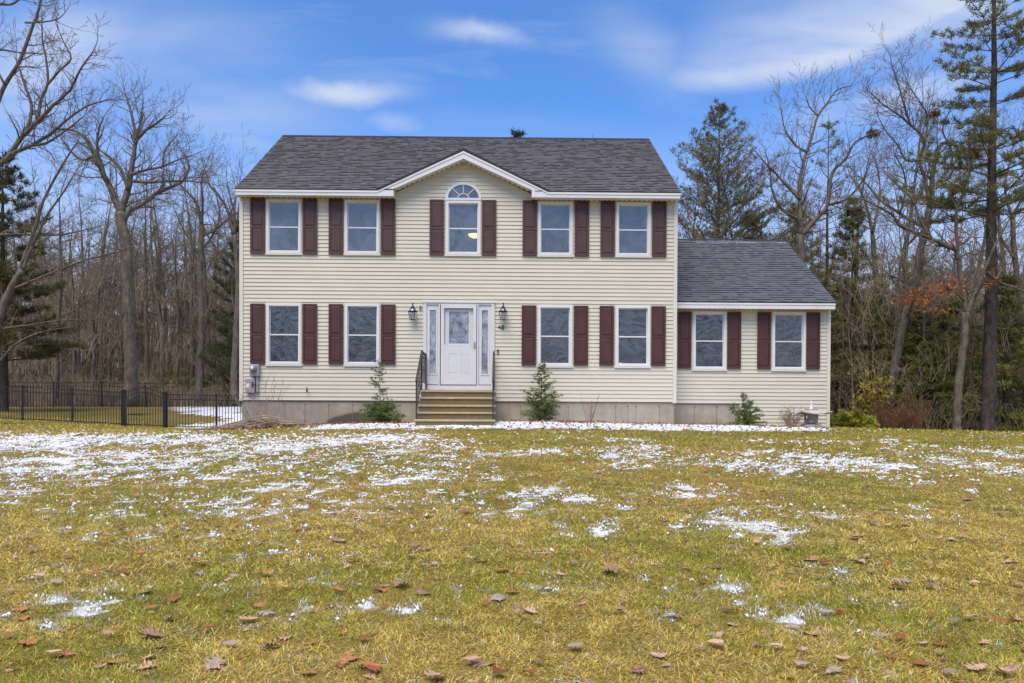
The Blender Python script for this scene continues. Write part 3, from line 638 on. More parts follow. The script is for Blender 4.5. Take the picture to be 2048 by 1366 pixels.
m = HB(); ex0, ex1 = x0+.085, x1-.085; gx0, gx1, gz0, gz1_ = D(896.8), D(938.8), Dz(688.5), Dz(622)
m.box(ex0, gx0, YW-.0, YW+.03, Dz(692), z1-.095); m.box(gx1, ex1, YW-.0, YW+.03, Dz(692), z1-.095); m.box(gx0, gx1, YW, YW+.03, gz1_, z1-.095); m.box(gx0, gx1, YW, YW+.03, Dz(692), gz0)
m.frame(gx0-.02, gx1+.02, gz0-.02, gz1_+.02, .035, YW-.014, YW-.001)
ed = m.build('entry_door', M['door_white'])
m = HB(); m.box(gx0+.001, gx1-.001, YW+.01, YW+.014, gz0+.001, gz1_-.001); m.build('pane', M['glass_door'], ed)
m = HB(); q = .0035; y = YW+.006; gw, gh = gx1-gx0, gz1_-gz0; G = lambda u, v_: (gx0+gw*u, y, gz0+gh*v_)
for u in (.1, .9): m.tube([G(u, 0), G(u, 1)], q, 4)
for v_ in (.08, .35, .65, .92): m.tube([G(0, v_), G(1, v_)], q*.8, 4)
for s_ in (1, -1):
    m.tube([G(.5+s_*.4*math.sin(t*math.pi), .1+.8*t) for t in [i/12 for i in range(13)]], q, 4); m.tube([G(.5+s_*.22*math.sin(t*math.pi), .2+.55*t) for t in [i/12 for i in range(13)]], q, 4)
    m.tube([G(.5+s_*.45*t, .5+.25*math.sin(t*5)) for t in [i/12 for i in range(13)]], q, 4)
m.build('lead_came', M['came'], ed)
m = HB(); hx, hz_ = D(949.5), Dz(690); m.box(hx-.018, hx+.018, YW-.09, YW-.0755, hz_-.09, hz_+.075); m.tube([(hx, YW-.09, hz_), (hx, YW-.13, hz_), (hx-.09, YW-.135, hz_-.005)], .009, 8); m.tube([(hx-.005, YW-.09, hz_+.03), (hx-.005, YW-.11, hz_+.03)], .012, 8)
m.build('door_handle', M['steel'], door)
# ---- house number: 4 (tipped over) and 8
def txt(s, px, py, size, rot, name='house_number'):
    cu = bpy.data.curves.new(name, 'FONT'); cu.body = s; cu.size = size; cu.extrude = .004; cu.align_x = 'CENTER'; cu.align_y = 'CENTER'
    o = bpy.data.objects.new('t', cu); COL.objects.link(o); bpy.context.view_layer.update()
    me = bpy.data.meshes.new_from_object(o.evaluated_get(bpy.context.evaluated_depsgraph_get())); bpy.data.objects.remove(o)
    x, z = W(px, py, YW-.026); R = Matrix.Translation((x-HL[0], YW-.026-HL[1], z-HL[2])) @ Matrix.Rotation(rot, 4, 'Y') @ Matrix.Rotation(math.pi/2, 4, 'X')
    me.transform(R); me.materials.clear(); me.materials.append(M['brass']); return mobj(name, me, house)
txt('4', 998.8, 654.6, .145, -.3); txt('8', 1005.2, 655.2, .17, .05)
# ================================================================== things on and by the house
def T(name, px, py, Y, label, cat, group=None):
    x, z = W(px, py, Y); e = empty(name, (x, Y, z)); return tag(e, label, cat, group)
def lantern(px, label):
    e = T('wall_lantern', px, 622, YW-.02, label, 'wall lamp', 'black carriage lanterns beside the front door')
    m = MB(); yy = -.17
    m.lathe([(.0,.0),(.055,.0),(.06,.012),(.0,.02)], (0,-.0,.04), 14, axis='Y'); m.v = [(x, -abs(y)*1 if True else y, z) for x, y, z in m.v]
    m.tube([(0,-.01,.05),(0,-.06,.09),(0,-.12,.155),(0,-.16,.19),(0,yy,.165)], .010, 8); m.tube([(0,-.01,.02),(0,-.07,.0),(0,-.12,-.0)], .008, 6)
    for s_ in (-1, 1): m.tube([(0,yy,.14),(s_*.014,yy,.155),(s_*.015,yy,.175),(0,yy,.19)], .005, 6)
    m.build('bracket', M['lantern_metal'], e, smooth=True)
    m = MB(); m.lathe([(.0,.142),(.010,.14),(.014,.125),(.024,.118),(.028,.10),(.045,.085),(.048,.07),(.052,.065)], (0,yy,0), 12); m.lathe([(.095,-.02),(.122,-.03),(.126,-.042),(.118,-.05),(.092,-.05),(.09,-.03)], (0,yy,0), 16)
    for k in range(6):
        a = k*math.pi/3+.2; c_, s_ = math.cos(a), math.sin(a); m.tube([(.05*c_,yy+.05*s_,.07),(.075*c_,yy+.075*s_,.02),(.096*c_,yy+.096*s_,-.025)], .0045, 5)
    m.build('cap', M['lantern_metal'], e, smooth=True)
    m = MB(); m.lathe([(.048,.068),(.072,.02),(.092,-.03),(.104,-.055),(.108,-.09),(.098,-.15),(.075,-.215),(.055,-.245)], (0,yy,0), 16); m.build('glass_body', M['glass_clear'], e, smooth=True)
    m = MB()
    for k in range(6):
        a = k*math.pi/3+.2; c_, s_ = math.cos(a), math.sin(a); m.tube([(r*c_, yy+r*s_, h) for r, h in ((.106,-.05),(.111,-.09),(.10,-.15),(.077,-.215),(.057,-.248))], .005, 5)
    m.lathe([(.0,-.262),(.03,-.26),(.06,-.25),(.06,-.24),(.0,-.238)], (0,yy,0), 12); m.build('cage', M['lantern_metal'], e)
    m = MB()
    for k in range(3):
        a = k*2.1; m.tube([(.028*math.cos(a), yy+.028*math.sin(a), -.235), (.028*math.cos(a), yy+.028*math.sin(a), -.14)], .009, 6)
        m.tube([(.028*math.cos(a), yy+.028*math.sin(a), -.139), (.028*math.cos(a), yy+.028*math.sin(a), -.10), (.028*math.cos(a), yy+.028*math.sin(a), -.075)], [.009,.013,.002], 6)
    m.build('candle_bulb', M['curtain'], e)
lantern(826.9, 'black glass carriage lantern on the siding left of the front door, beside the small camera')
lantern(1006.3, 'black glass carriage lantern on the siding right of the front door, above the house number')
e = T('security_camera', 840.5, 613.5, YW-.02, 'small white security camera with dark lens at the top left of the door frame', 'camera')
m = MB(); m.box(-.035, .035, -.05, 0, -.035, .035); m.build('camera_body', M['white'], e, bevel=.008); m = MB(); m.lathe([(0,-.0),(.022,0),(.022,-.02),(0,-.022)], (0,-.05,0), 12, axis='Y'); m.build('lens', M['dark'], e)
e = T('doorbell', 995.8, 703, YW-.02, 'small dark doorbell button plate on the siding right of the door', 'doorbell')
m = MB(); m.box(-.024, .024, -.03, 0, -.06, .06); m.build('plate', M['grey_metal'], e, bevel=.006); m = MB(); m.lathe([(0,0),(.014,0),(.013,-.008),(0,-.009)], (0,-.03,-.025), 12, axis='Y'); m.box(-.02, .02, -.035, -.0302, .0, .05); m.build('button', M['dark'], e)
e = T('pendant_lamp', 948.5, 471, YW+1.1, 'lit amber bowl pendant lamp glowing behind the middle upper window', 'lamp')
m = MB(); m.lathe([(.0,-.075),(.05,-.07),(.12,-.04),(.165,.01),(.17,.03),(.15,.03),(.0,.0)], n=20); m.build('lamp_bowl', M['lit'], e, smooth=True)
m = MB(); m.tube([(0,0,.02),(0,0,.9)], .008, 6); m.tube([(.15,0,.03),(0,0,.2),(-.15,0,.03)], .004, 5); m.build('stem', M['brass'], e)
# meter
e = T('electric_meter', 511, 741, YW-.02, 'grey electric meter box with round glass dial on the left corner of the house', 'electric meter')
m = MB(); m.box(-.12, .12, -.11, 0, -.15, .15); m.build('meter_box', M['grey_metal'], e, bevel=.008)
m = MB(); m.lathe([(0,0),(.095,0),(.095,-.02),(.085,-.03),(.08,-.09),(.055,-.12),(0,-.125)], (-.025,-.11,.045), 20, axis='Y'); m.build('glass_dial', M['grey_metal'], e, smooth=True)
m = MB(); m.box(-.10,-.0,-.113,-.1105,-.115,-.06); m.build('warning_label', M['red_label'], e)
e = T('disconnect_box', 502.5, 771.5, YW-.02, 'grey metal disconnect box with red and white stickers, below the electric meter', 'utility box')
m = MB(); m.box(-.115,.115,-.10,0,-.185,.185); m.box(-.12,.12,-.112,-.1005,-.18,.18); m.build('box_body', M['grey_metal'], e, bevel=.006)
m = MB(); m.box(-.10,-.01,-.1155,-.1125,-.05,.06); m.build('paper_label', M['white_label'], e); m = MB(); m.box(-.06,.04,-.1155,-.1125,-.12,-.075); m.box(-.10,-.01,-.1155,-.1125,.065,.075); m.build('warning_label', M['red_label'], e)
m = MB(); m.box(.055,.075,-.135,-.1125,-.05,.10); m.build('lever', M['dark'], e)
e = T('conduit', 515.4, 768, YW-.03, 'short grey conduit pipe running down from the electric meter', 'pipe')
m = MB(); m.tube([(0,-.03,.21),(0,-.03,-.20)], .026, 10); m.lathe([(.034,-.03),(.034,.03)], (0,-.03,0), 12); m.lathe([(.036,-.03),(.036,.03)], (0,-.03,-.17), 12); m.build('pipe', M['pvc'], e)
m = MB(); m.tube([(-.05,-.05,.19),(-.07,-.09,.1),(-.04,-.06,.02),(-.08,-.12,-.02)], .012, 6); m.build('cable', M['dark'], e)
e = T('faucet', 614.8, 779, YW-.02, 'small dark brass garden faucet low on the siding', 'faucet')
m = MB(); m.tube([(0,0,0),(0,-.07,0),(0,-.10,-.03)], .013, 8); m.tube([(0,-.10,-.03),(.01,-.10,-.07)], [.018,.016], 8); m.build('spout', M['brass'], e); m = MB(); m.tube([(0,-.05,.012),(0,-.055,.05)], .006, 6); m.tube([(-.035,-.055,.055),(.035,-.055,.045)], .007, 6); m.build('handle', M['dark'], e)
e = T('dryer_vent', 479, 771, YW+1.2, 'white vent hood on the left side wall, seen past the corner board', 'vent')
m = MB(); m.lathe([(.09,0),(.1,.03),(.06,.12),(0,.13)], (0,0,0), 12); m.v = [(-abs(z)+.0, y, x) for x, y, z in m.v]; m.build('hood', M['white'], e); e.location.x = XL-.01
e = T('corner_bracket', 477, 735, YW+.4, 'small white bracket sticking out from the left side wall', 'bracket'); e.location.x = XL
m = MB(); m.box(-.10, 0, -.015, .015, -.012, .012); m.box(-.12, -.09, -.02, .02, -.02, .05); m.build('arm', M['white'], e)
e = T('window_note', 1240, 727, YW+.0, 'small white sticker inside the bottom left corner of the right lower window', 'sticker')
m = MB(); m.box(-.045,.045,.008,.0115,-.018,.018); m.build('paper', M['white_label'], e)
e = T('candlestick', 1429.5, 722, YG+.2, 'tall glass candlestick on the sill inside the left window of the wing', 'candlestick')
m = MB(); m.lathe([(.05,0),(.05,.01),(.012,.03),(.012,.10),(.025,.12),(.012,.14),(.012,.28),(.03,.31),(.03,.32),(.0,.32)], (0,0,-.17), 12); m.build('stand', M['curtain'], e)
m = MB(); m.tube([(0,0,.15),(0,0,.23)], .012, 8); m.build('candle', M['white'], e)
# ---- front steps
sx0, sx1 = -1.95+.0, -.125; lv = []
tops = [(839, 18.10), (823.9, 18.40), (809.6, 18.70), (794.2, 19.0), (780.5, 19.3)]
e = empty('front_steps', ((sx0+sx1)/2, 18.7, 1.2)); tag(e, 'brown concrete front steps of five treads leading up to the white door', 'steps')
off = Vector(e.location); tz = [W(916, y, Y)[1] for y, Y in tops]
for k, (y, Y) in enumerate(tops):
    back = tops[k+1][1] if k < 4 else YW-.025
    bot = (tz[k-1] if k else tz[0]-.30)
    m = MB(); m.box(sx0-off.x+.012, sx1-off.x-.012, Y+.03-off.y, YW-.03-off.y, bot-off.z+.0005, tz[k]-.05-off.z); m.build('riser', M['step'], e)
    m = MB(); m.box(sx0-.015-off.x, sx1+.015-off.x, Y-off.y, back+.028-off.y, tz[k]-.0495-off.z, tz[k]-off.z); m.build('tread', M['tread'], e, bevel=.012)
def railing(X, label, back=True):
    r = empty('stair_railing', (X, 18.4, tz[0])); tag(r, label, 'railing', 'iron railings on the front steps'); o = Vector(r.location)
    yf, yl, yw = 18.2, 19.38, YW-.10; zt = W(842.5, 703, yl)[1]; zfr = W(832, 757, yf)[1]
    tread_z = lambda y: tz[max(i for i, (a, Y) in enumerate(tops) if Y <= y)]
    L_ = lambda y, z: (0, y-o.y, z-o.z)
    def bar(m, p, q, w=.02, h=.02):
        p, q = Vector(p), Vector(q); m.prism([(-w, p.y, p.z-h/2), (-w, p.y, p.z+h/2), (w, p.y, p.z+h/2), (w, p.y, p.z-h/2)], (0, q.y-p.y, q.z-p.z))
    m = MB(); bar(m, L_(yf-.06, zfr-.05), L_(yl, zt), .022, .035); bar(m, L_(yl, zt), L_(yw, zt), .022, .035); m.build('handrail', M['iron'], r)
    m = MB(); zb1 = tz[0]+.12; sl_ = (zt-zfr)/(yl-yf); bar(m, L_(yf, zfr-.74+.0), L_(yl, zt-.74), .01, .02); bar(m, L_(yl, zt-.74), L_(yw, zt-.74), .01, .02); bar(m, L_(yf, zfr-.12), L_(yl, zt-.12), .01, .02); bar(m, L_(yl, zt-.12), L_(yw, zt-.12), .01, .02); m.build('bottom_rail', M['iron'], r)
    for y in (yf, yl, yw):
        m = MB(); zz = zfr if y == yf else zt; m.box(-.018, .018, y-o.y-.018, y-o.y+.018, tread_z(y)-o.z, zz-o.z); m.build('post', M['iron'], r)
    n = 12
    for i in range(1, n):
        y = yf+(yw-yf)*i/n; zz = zfr+(zt-zfr)*min(1, (y-yf)/(yl-yf))
        m = MB(); zs = [zz-.74, zz-.55, zz-.45, zz-.2, zz]
        m.tube([L_(y, zs[0]), L_(y, zs[4])], .008, 5)
        if i % 3 == 0:
            for s_ in (-1, 1): m.tube([(0, y-o.y+s_*.045*math.sin(t*math.pi), zz-.6+.36*t-o.z) for t in [k/8 for k in range(9)]], .006, 5)
        m.build('baluster', M['iron'], r)
    return r
railing(-1.944+.02, 'wrought iron railing on the left side of the front steps')
railing(-.165, 'wrought iron railing on the right side of the front steps, nearly edge on')
# ---- stone lantern
gx_, gy_ = WX(1622, 20.55, 850), 20.55; gz_ = gz1(gx_, gy_)
e = empty('stone_lantern', (gx_, gy_, gz_)); tag(e, 'grey stone garden lantern with wide curved roof by the right corner of the wing', 'garden lantern')
def sqlathe(m, prof, mm=0):                # square-section lathe
    b = len(m.v)
    for r, h in prof: m.v += [(-r,-r,h),(r,-r,h),(r,r,h),(-r,r,h)]
    for i in range(len(prof)-1):
        for k in range(4): k2 = (k+1) % 4; m.f.append((b+i*4+k, b+i*4+k2, b+i*4+4+k2, b+i*4+4+k)); m.m.append(mm)
    m.f.append((b+3, b+2, b+1, b)); n = b+4*(len(prof)-1); m.f.append((n, n+1, n+2, n+3)); m.m += [mm]*2
m = MB(); sqlathe(m, [(.23,-.2),(.22,.04),(.19,.08),(.11,.10)]); m.build('base', M['stone'], e, bevel=.015)
m = MB(); m.lathe([(.10,.10),(.16,.115),(.19,.14),(.175,.165),(.185,.19),(.165,.215),(.12,.225)], n=6); m.build('platform', M['stone'], e, bevel=.01)
m = MB()
for sx2 in (-1, 1):
    for sy in (-1, 1): m.box(sx2*.115-.022, sx2*.115+.022, sy*.115-.022, sy*.115+.022, .225, .385)
m.box(-.135,.135,-.135,.135,.2255,.245); m.box(-.135,.135,-.135,.135,.365,.3855); m.box(-.095,-.045,-.12,-.09,.246,.364); m.box(.045,.095,-.12,-.09,.246,.364); m.box(-.095,.095,-.112,-.100,.246,.364); m.box(-.03,.03,-.1165,-.1125,.285,.33); m.build('light_chamber', M['stone'], e)
m = MB(); n = 12                            # roof with upturned corners
rows = [(.40,.385,.028),(.405,.405,.030),(.25,.44,.0),(.14,.47,0),(.115,.49,0),(.13,.50,0),(.11,.515,0)]
b = len(m.v)
for r, h, up_ in rows:
    for k in range(24):
        s_ = k//6; t_ = (k % 6)/6; c4 = [(-1,-1),(1,-1),(1,1),(-1,1)]; a_, b_ = c4[s_], c4[(s_+1) % 4]; x, y = a_[0]+(b_[0]-a_[0])*t_, a_[1]+(b_[1]-a_[1])*t_
        cn = abs(t_-.5)*2; m.v.append((x*r, y*r, h-.02+up_*cn**2*1.6-(.02 if r > .3 else 0)*(1-cn)))
for i in range(len(rows)-1):
    for k in range(24): k2 = (k+1) % 24; m.f.append((b+i*24+k, b+i*24+k2, b+i*24+24+k2, b+i*24+24+k)); m.m.append(0)
m.f.append(tuple(b+k for k in reversed(range(24)))); m.f.append(tuple(b+(len(rows)-1)*24+k for k in range(24))); m.m += [0,0]
m.build('roof', M['stone'], e)
m = MB(); m.lathe([(.05,.495),(.03,.51),(.035,.55),(.02,.57),(.025,.64),(.03,.69),(.0,.71)], n=10); m.build('finial', M['white'], e, smooth=True)
e.scale = (1, 1, 1)
# ================================================================== trees and plants
def seg_mesh(segs, sides):
    A = np.array(segs, float); p, q, r0, r1 = A[:, 0:3], A[:, 3:6], A[:, 6], A[:, 7]
    d = q-p; L = np.linalg.norm(d, axis=1, keepdims=True)+1e-9; d = d/L
    a = np.where(np.abs(d[:, 2:3]) < .9, np.array([[0, 0, 1.]]), np.array([[1., 0, 0]])); u = np.cross(d, a); u /= np.linalg.norm(u, axis=1, keepdims=True); w = np.cross(d, u)
    V = []; 
    for P_, r in ((p, r0), (q+d*r1[:, None]*.3, r1)):
        for k in range(sides):
            t_ = 2*math.pi*k/sides; V.append(P_+(u*math.cos(t_)+w*math.sin(t_))*r[:, None])
    V = np.stack(V, 1).reshape(-1, 3); n = len(A); b = np.arange(n)[:, None]*2*sides
    Fq = np.concatenate([b+np.array([[k, (k+1) % sides, sides+(k+1) % sides, sides+k]]) for k in range(sides)], 0)
    return V, Fq
def nrm(x, y, z):
    l = math.sqrt(x*x+y*y+z*z)+1e-12; return x/l, y/l, z/l
def perp_dir(d, ang, rng, flat=1.0):
    x, y, z = d; a = (0, 0, 1) if abs(z) < .9 else (1, 0, 0)
    u = nrm(y*a[2]-z*a[1], z*a[0]-x*a[2], x*a[1]-y*a[0]); w = (y*u[2]-z*u[1], z*u[0]-x*u[2], x*u[1]-y*u[0])
    t_ = rng.random()*6.283; c, s = math.cos(t_), math.sin(t_); sa, ca = math.sin(ang), math.cos(ang)
    return nrm(*(d[i]*ca+(u[i]*c+w[i]*s)*sa for i in range(3)))
def grow(out, p, d, L, r, lvl, mx, rng, wob=.16, up=.05, nch=(0,7,6,5,4), rmin=.006, bare=.15):
    n = (10, 8, 6, 4, 3)[min(lvl, 4)]; sl = L/n; rc = r
    for i in range(n):
        d = nrm(d[0]+rng.gauss(0, wob), d[1]+rng.gauss(0, wob), d[2]+rng.gauss(0, wob)+up); q = (p[0]+d[0]*sl, p[1]+d[1]*sl, p[2]+d[2]*sl)
        rn = max(rmin*.7, r*(1-.8*(i+1)/n)); out.append((*p, *q, rc, rn, lvl)); p = q; rc = rn
        if lvl < mx and i/n >= bare:
            k = nch[lvl+1 if lvl+1 < len(nch) else -1]/n
            for _ in range(int(k)+(rng.random() < k % 1)):
                grow(out, p, perp_dir(d, math.radians(rng.uniform(28, 62)), rng), L*rng.uniform(.35, .62)*(1-.45*i/n), max(rmin, rc*rng.uniform(.45, .7)), lvl+1, mx, rng, wob, up, nch, rmin)
    if lvl < mx: grow(out, p, d, L*.4, rc, lvl+1, mx, rng, wob, up, nch, rmin)
def split_build(segs, e, bark, twig, thr=.05, names=('trunk','crown')):
    big = [s[:8] for s in segs if s[6] >= thr]; sm = [s[:8] for s in segs if s[6] < thr]; o = []
    if big: V, Fq = seg_mesh(big, 8); o.append(mobj(names[0], np_mesh(names[0], V, Fq, 4, bark, smooth=True), e))
    if sm: V, Fq = seg_mesh(sm, 3); o.append(mobj(names[1], np_mesh(names[1], V, Fq, 4, twig), e))
    return o
def bare_tree(e, seed, H, r, crown0=.45, nb=14, spread=.42, mx=4, nch=(0,7,6,5,4), twig='twig', bark='bark', up=.05, fork=False):
    rng = random.Random(seed); segs = []; p = (0, 0, -.3); d = nrm(rng.gauss(0, .03), rng.gauss(0, .03), 1); n = 22; sl = (H*.86+.3)/n; rc = r*1.25
    for i in range(n):
        d = nrm(d[0]+rng.gauss(0, .035), d[1]+rng.gauss(0, .035), d[2]+.05); q = (p[0]+d[0]*sl, p[1]+d[1]*sl, p[2]+d[2]*sl); f = (i+1)/n
        rn = r*(1-.85*f)+.012; segs.append((*p, *q, rc, rn, 0)); p, rc = q, rn
        if f > crown0:
            k = nb/(n*(1-crown0))
            for _ in range(int(k)+(rng.random() < k % 1)):
                g = (f-crown0)/(1-crown0); grow(segs, p, perp_dir((0, 0, 1), math.radians(rng.uniform(35, 65)), rng), H*spread*rng.uniform(.55, 1)*(1-.55*g), max(.012, rc*rng.uniform(.35, .6)), 1, mx, rng, .15, up, nch)
        elif rng.random() < .35: grow(segs, p, perp_dir((0, 0, 1), math.radians(rng.uniform(60, 95)), rng), H*.12*rng.uniform(.5, 1.3), .02, 3, 4, rng, .15, 0, nch)
    grow(segs, p, d, H*.2, rc, 1, mx, rng, .12, up, nch)
    return split_build(segs, e, M[bark], M[twig], .045)
NR = np.random.RandomState(11)
def tufts(C, D, n, l, w, cols, spread=.9, flat=1.0):
    """n needle blades per tuft centre C (k,3), pointing round D"""
    k = len(C); C = np.repeat(C, n, 0); D = np.repeat(D, n, 0); cols = np.repeat(cols, n, 0)*(.7+.6*NR.rand(k*n, 1))
    R = NR.normal(size=(k*n, 3)); R[:, 2] *= flat; dr = D+R*spread; dr /= np.linalg.norm(dr, axis=1, keepdims=True)+1e-9
    s = np.cross(dr, NR.normal(size=(k*n, 3))); s /= np.linalg.norm(s, axis=1, keepdims=True)+1e-9
    L = l*(.6+.8*NR.rand(k*n, 1)); b = C+NR.normal(size=(k*n, 3))*l*.25
    V = np.stack([b+s*w/2, b-s*w/2, b+dr*L], 1).reshape(-1, 3); Fq = np.arange(k*n*3).reshape(-1, 3)
    return V, Fq, np.repeat(cols, 3, 0)
def pine(e, seed, H, r, c0=.25, Lmax=3.2, dz=.55, nb=5, tn=16, tl=.16, tw=.03, dens=1., col=(.062,.082,.03), bark='bark_dark', top=.35, droop=-.02, sub=1., gaps=.15, rise=.25, shape=None, dead=True):
    rng = random.Random(seed); segs = []; C = []; D = []; Q = []
    p = (0, 0, -.3); n = 24; pts = [p]; d = (0, 0, 1)
    for i in range(n):
        d = nrm(rng.gauss(0, .012), rng.gauss(0, .012), 1); s = (H+.3)/n; q = (p[0]+d[0]*s, p[1]+d[1]*s, p[2]+d[2]*s)
        segs.append((*p, *q, r*(1-i/n)*1.0+.012, r*(1-(i+1)/n)+.01, 0)); p = q; pts.append(p)
    def at(z):
        f = (z+.3)/(H+.3)*n; i = min(n-1, max(0, int(f))); t_ = f-i; a, b = pts[i], pts[i+1]; return tuple(a[k]+(b[k]-a[k])*t_ for k in range(3))
    if dead:
        z = H*.06
        while z < H*c0:
            a = rng.random()*6.28; grow(segs, at(z), nrm(math.cos(a), math.sin(a), rng.uniform(-.2, .2)), rng.uniform(.4, 1.4), .018, 3, 4, rng, .12, 0); z += rng.uniform(.2, .6)
    z = H*c0
    while z < H*.985:
        f = (z/H-c0)/(1-c0); Lb = Lmax*((1-f)**.8 if shape is None else shape(f))+.15; a0 = rng.random()*6.28
        for b in range(nb):
            if rng.random() < gaps: continue
            a = a0+b*6.283/nb+rng.gauss(0, .25); L = Lb*rng.uniform(.6, 1.1); q = at(z+rng.uniform(-.15, .15)*dz); dd = nrm(math.cos(a), math.sin(a), rise+f*top+rng.gauss(0, .08)); m = max(3, int(L/.3)); rc = .012+.018*L/3*(1.2-f)
            for i in range(m):
                g = (i+1)/m; dd = nrm(dd[0]+rng.gauss(0, .07), dd[1]+rng.gauss(0, .07), dd[2]+droop+rng.gauss(0, .05)+.05*g); sl = L/m; q2 = (q[0]+dd[0]*sl, q[1]+dd[1]*sl, q[2]+dd[2]*sl)
                segs.append((*q, *q2, rc*(1.1-g*.8), rc*(1.1-(g+.0)*.85), 3)); q = q2
                if g > .3: C.append((q[0], q[1], q[2]+.03)); D.append((dd[0], dd[1], dd[2]+.5))
                if g > .25:
                    for s_ in (-1, 1):
                        if rng.random() > .9*sub: continue
                        sd = nrm(dd[0]*.6-s_*dd[1]+rng.gauss(0, .2), dd[1]*.6+s_*dd[0]+rng.gauss(0, .2), dd[2]*.5+.22+rng.gauss(0, .15)); sL = L*rng.uniform(.14, .34)*(1.25-g); e2 = (q[0]+sd[0]*sL, q[1]+sd[1]*sL, q[2]+sd[2]*sL)
                        segs.append((*q, *e2, .009, .005, 4)); nt = max(1, int(sL/.13*dens))
                        for j in range(nt):
                            t_ = (j+1)/nt; C.append([q[k]+(e2[k]-q[k])*t_ for k in range(3)]); D.append([sd[0], sd[1], sd[2]+.35])
            C.append(q); D.append((dd[0], dd[1], dd[2]+.3))
        z += dz*rng.uniform(.7, 1.3)
    C = np.array(C); D = np.array(D); k = len(C); C[:, 2] += NR.rand(k)*.04; 
    cl = np.array(col)*(.6+.75*fbm(C[:, 0]*1.3+seed, C[:, 2]*1.3+C[:, 1], seed, 2)[:, None])*np.array([[1, 1, 1]]); cl = cl*(1+np.array([[.35, .08, -.1]])*(NR.rand(k, 1)-.4))
    V, Fq, cc = tufts(C, D, tn, tl, tw, cl)
    split_build(segs, e, M[bark], M['twig_dark'], .05, ('trunk', 'branches')); mobj('crown', np_mesh('crown', V, Fq, 3, M['foliage'], cc), e)
def clone(o, loc, rz=0, sc=1, label=None):
    r = o.copy(); COL.objects.link(r); r.location = loc; r.rotation_euler = (0, 0, rz); r.scale = (sc, sc, sc)
    if label: r['label'] = label
    for ch in o.children:
        c = ch.copy(); COL.objects.link(c); c.parent = r
    return r
def base(px, Y): x = WX(px, Y, 830); return (x, Y, gz1(x, Y)-.03)
# ---- hero trees with their own limbs, each laid out as real limbs at the tree's distance
def hero(name, label, Y, limbs, seed, group=None, twl=4, bark='bark', twig='twig', dens=1., Lt=1.5, depth=.16, cat='tree'):
    """limbs: list of ([(px,py),...], w0, w1, side_shoots)  widths in photo pixels"""
    rng = random.Random(seed); px0 = limbs[0][0][0]; x0 = W(px0[0], px0[1], Y)[0]; z0 = gz1(x0, Y)-.1; e = empty(name, (x0, Y, z0)); tag(e, label, cat, group)
    segs = []; tb = MB()
    for li, (pl, w0, w1, ns) in enumerate(limbs):
        a = rng.uniform(-1, 1)*depth if li else 0; pts = []; tot = 0
        start = limbs[0][0][0] if li == 0 else None
        for i, (px, py) in enumerate(pl):
            if i: tot += math.hypot(px-pl[i-1][0], py-pl[i-1][1])
            off = a*tot/F*Y*1.6 if li else 0
            x, z = W(px, py, Y); s = (Y+off)/Y; pts.append((x*s-x0, off, (z-CZ)*s+CZ-z0))
        fine = []                                                   # soften the polyline and add knots
        for i in range(len(pts)-1):
            P0 = pts[max(i-1, 0)]; P1 = pts[i]; P2 = pts[i+1]; P3 = pts[min(i+2, len(pts)-1)]
            for k in range(4):
                t_ = k/4; fine.append(tuple(.5*((2*P1[j])+(P2[j]-P0[j])*t_+(2*P0[j]-5*P1[j]+4*P2[j]-P3[j])*t_*t_+(-P0[j]+3*P1[j]-3*P2[j]+P3[j])*t_**3) for j in range(3)))
        fine.append(pts[-1]); n = len(fine); L = sum(math.dist(fine[i], fine[i+1]) for i in range(n-1)); acc = 0
        rs = [(w0+(w1-w0)*i/(n-1))/2/F*Y for i in range(n)]
        if li == 0: rs[0] *= 1.35; rs[1] *= 1.1
        fine = [tuple(c+rng.gauss(0, min(.025, rs[i]*.12)) if 0 < i < n-1 else c for c in q) for i, q in enumerate(fine)]
        tb.tube(fine, rs, 9 if rs[0] > .05 else 6)
        for i in range(1, n):
            dd = nrm(*(fine[i][j]-fine[i-1][j] for j in range(3))); ex = ns*dens/(n-1)
            for _ in range(int(ex)+(rng.random() < ex % 1)):
                grow(segs, fine[i], perp_dir(dd, math.radians(rng.uniform(30, 65)), rng), Lt*rng.uniform(.5, 1.15)*(1.1-.4*i/n), max(.012, min(rs[i]*.5, .04)), 2, twl, rng, .16, .05, (0,7,6,5,4))
        if w1 < 6: grow(segs, fine[-1], dd, Lt*.9, max(.01, rs[-1]*.9), 2, twl, rng, .14, .06, (0,7,6,5,4))
    tb.build('trunk', M[bark], e, smooth=True)
    V, Fq = seg_mesh([s[:8] for s in segs], 3); mobj('crown', np_mesh('crown', V, Fq, 4, M[twig]), e)
    return e
G_L = 'bare trees in the woods left of the house'; G_R = 'bare trees in the woods right of the house'
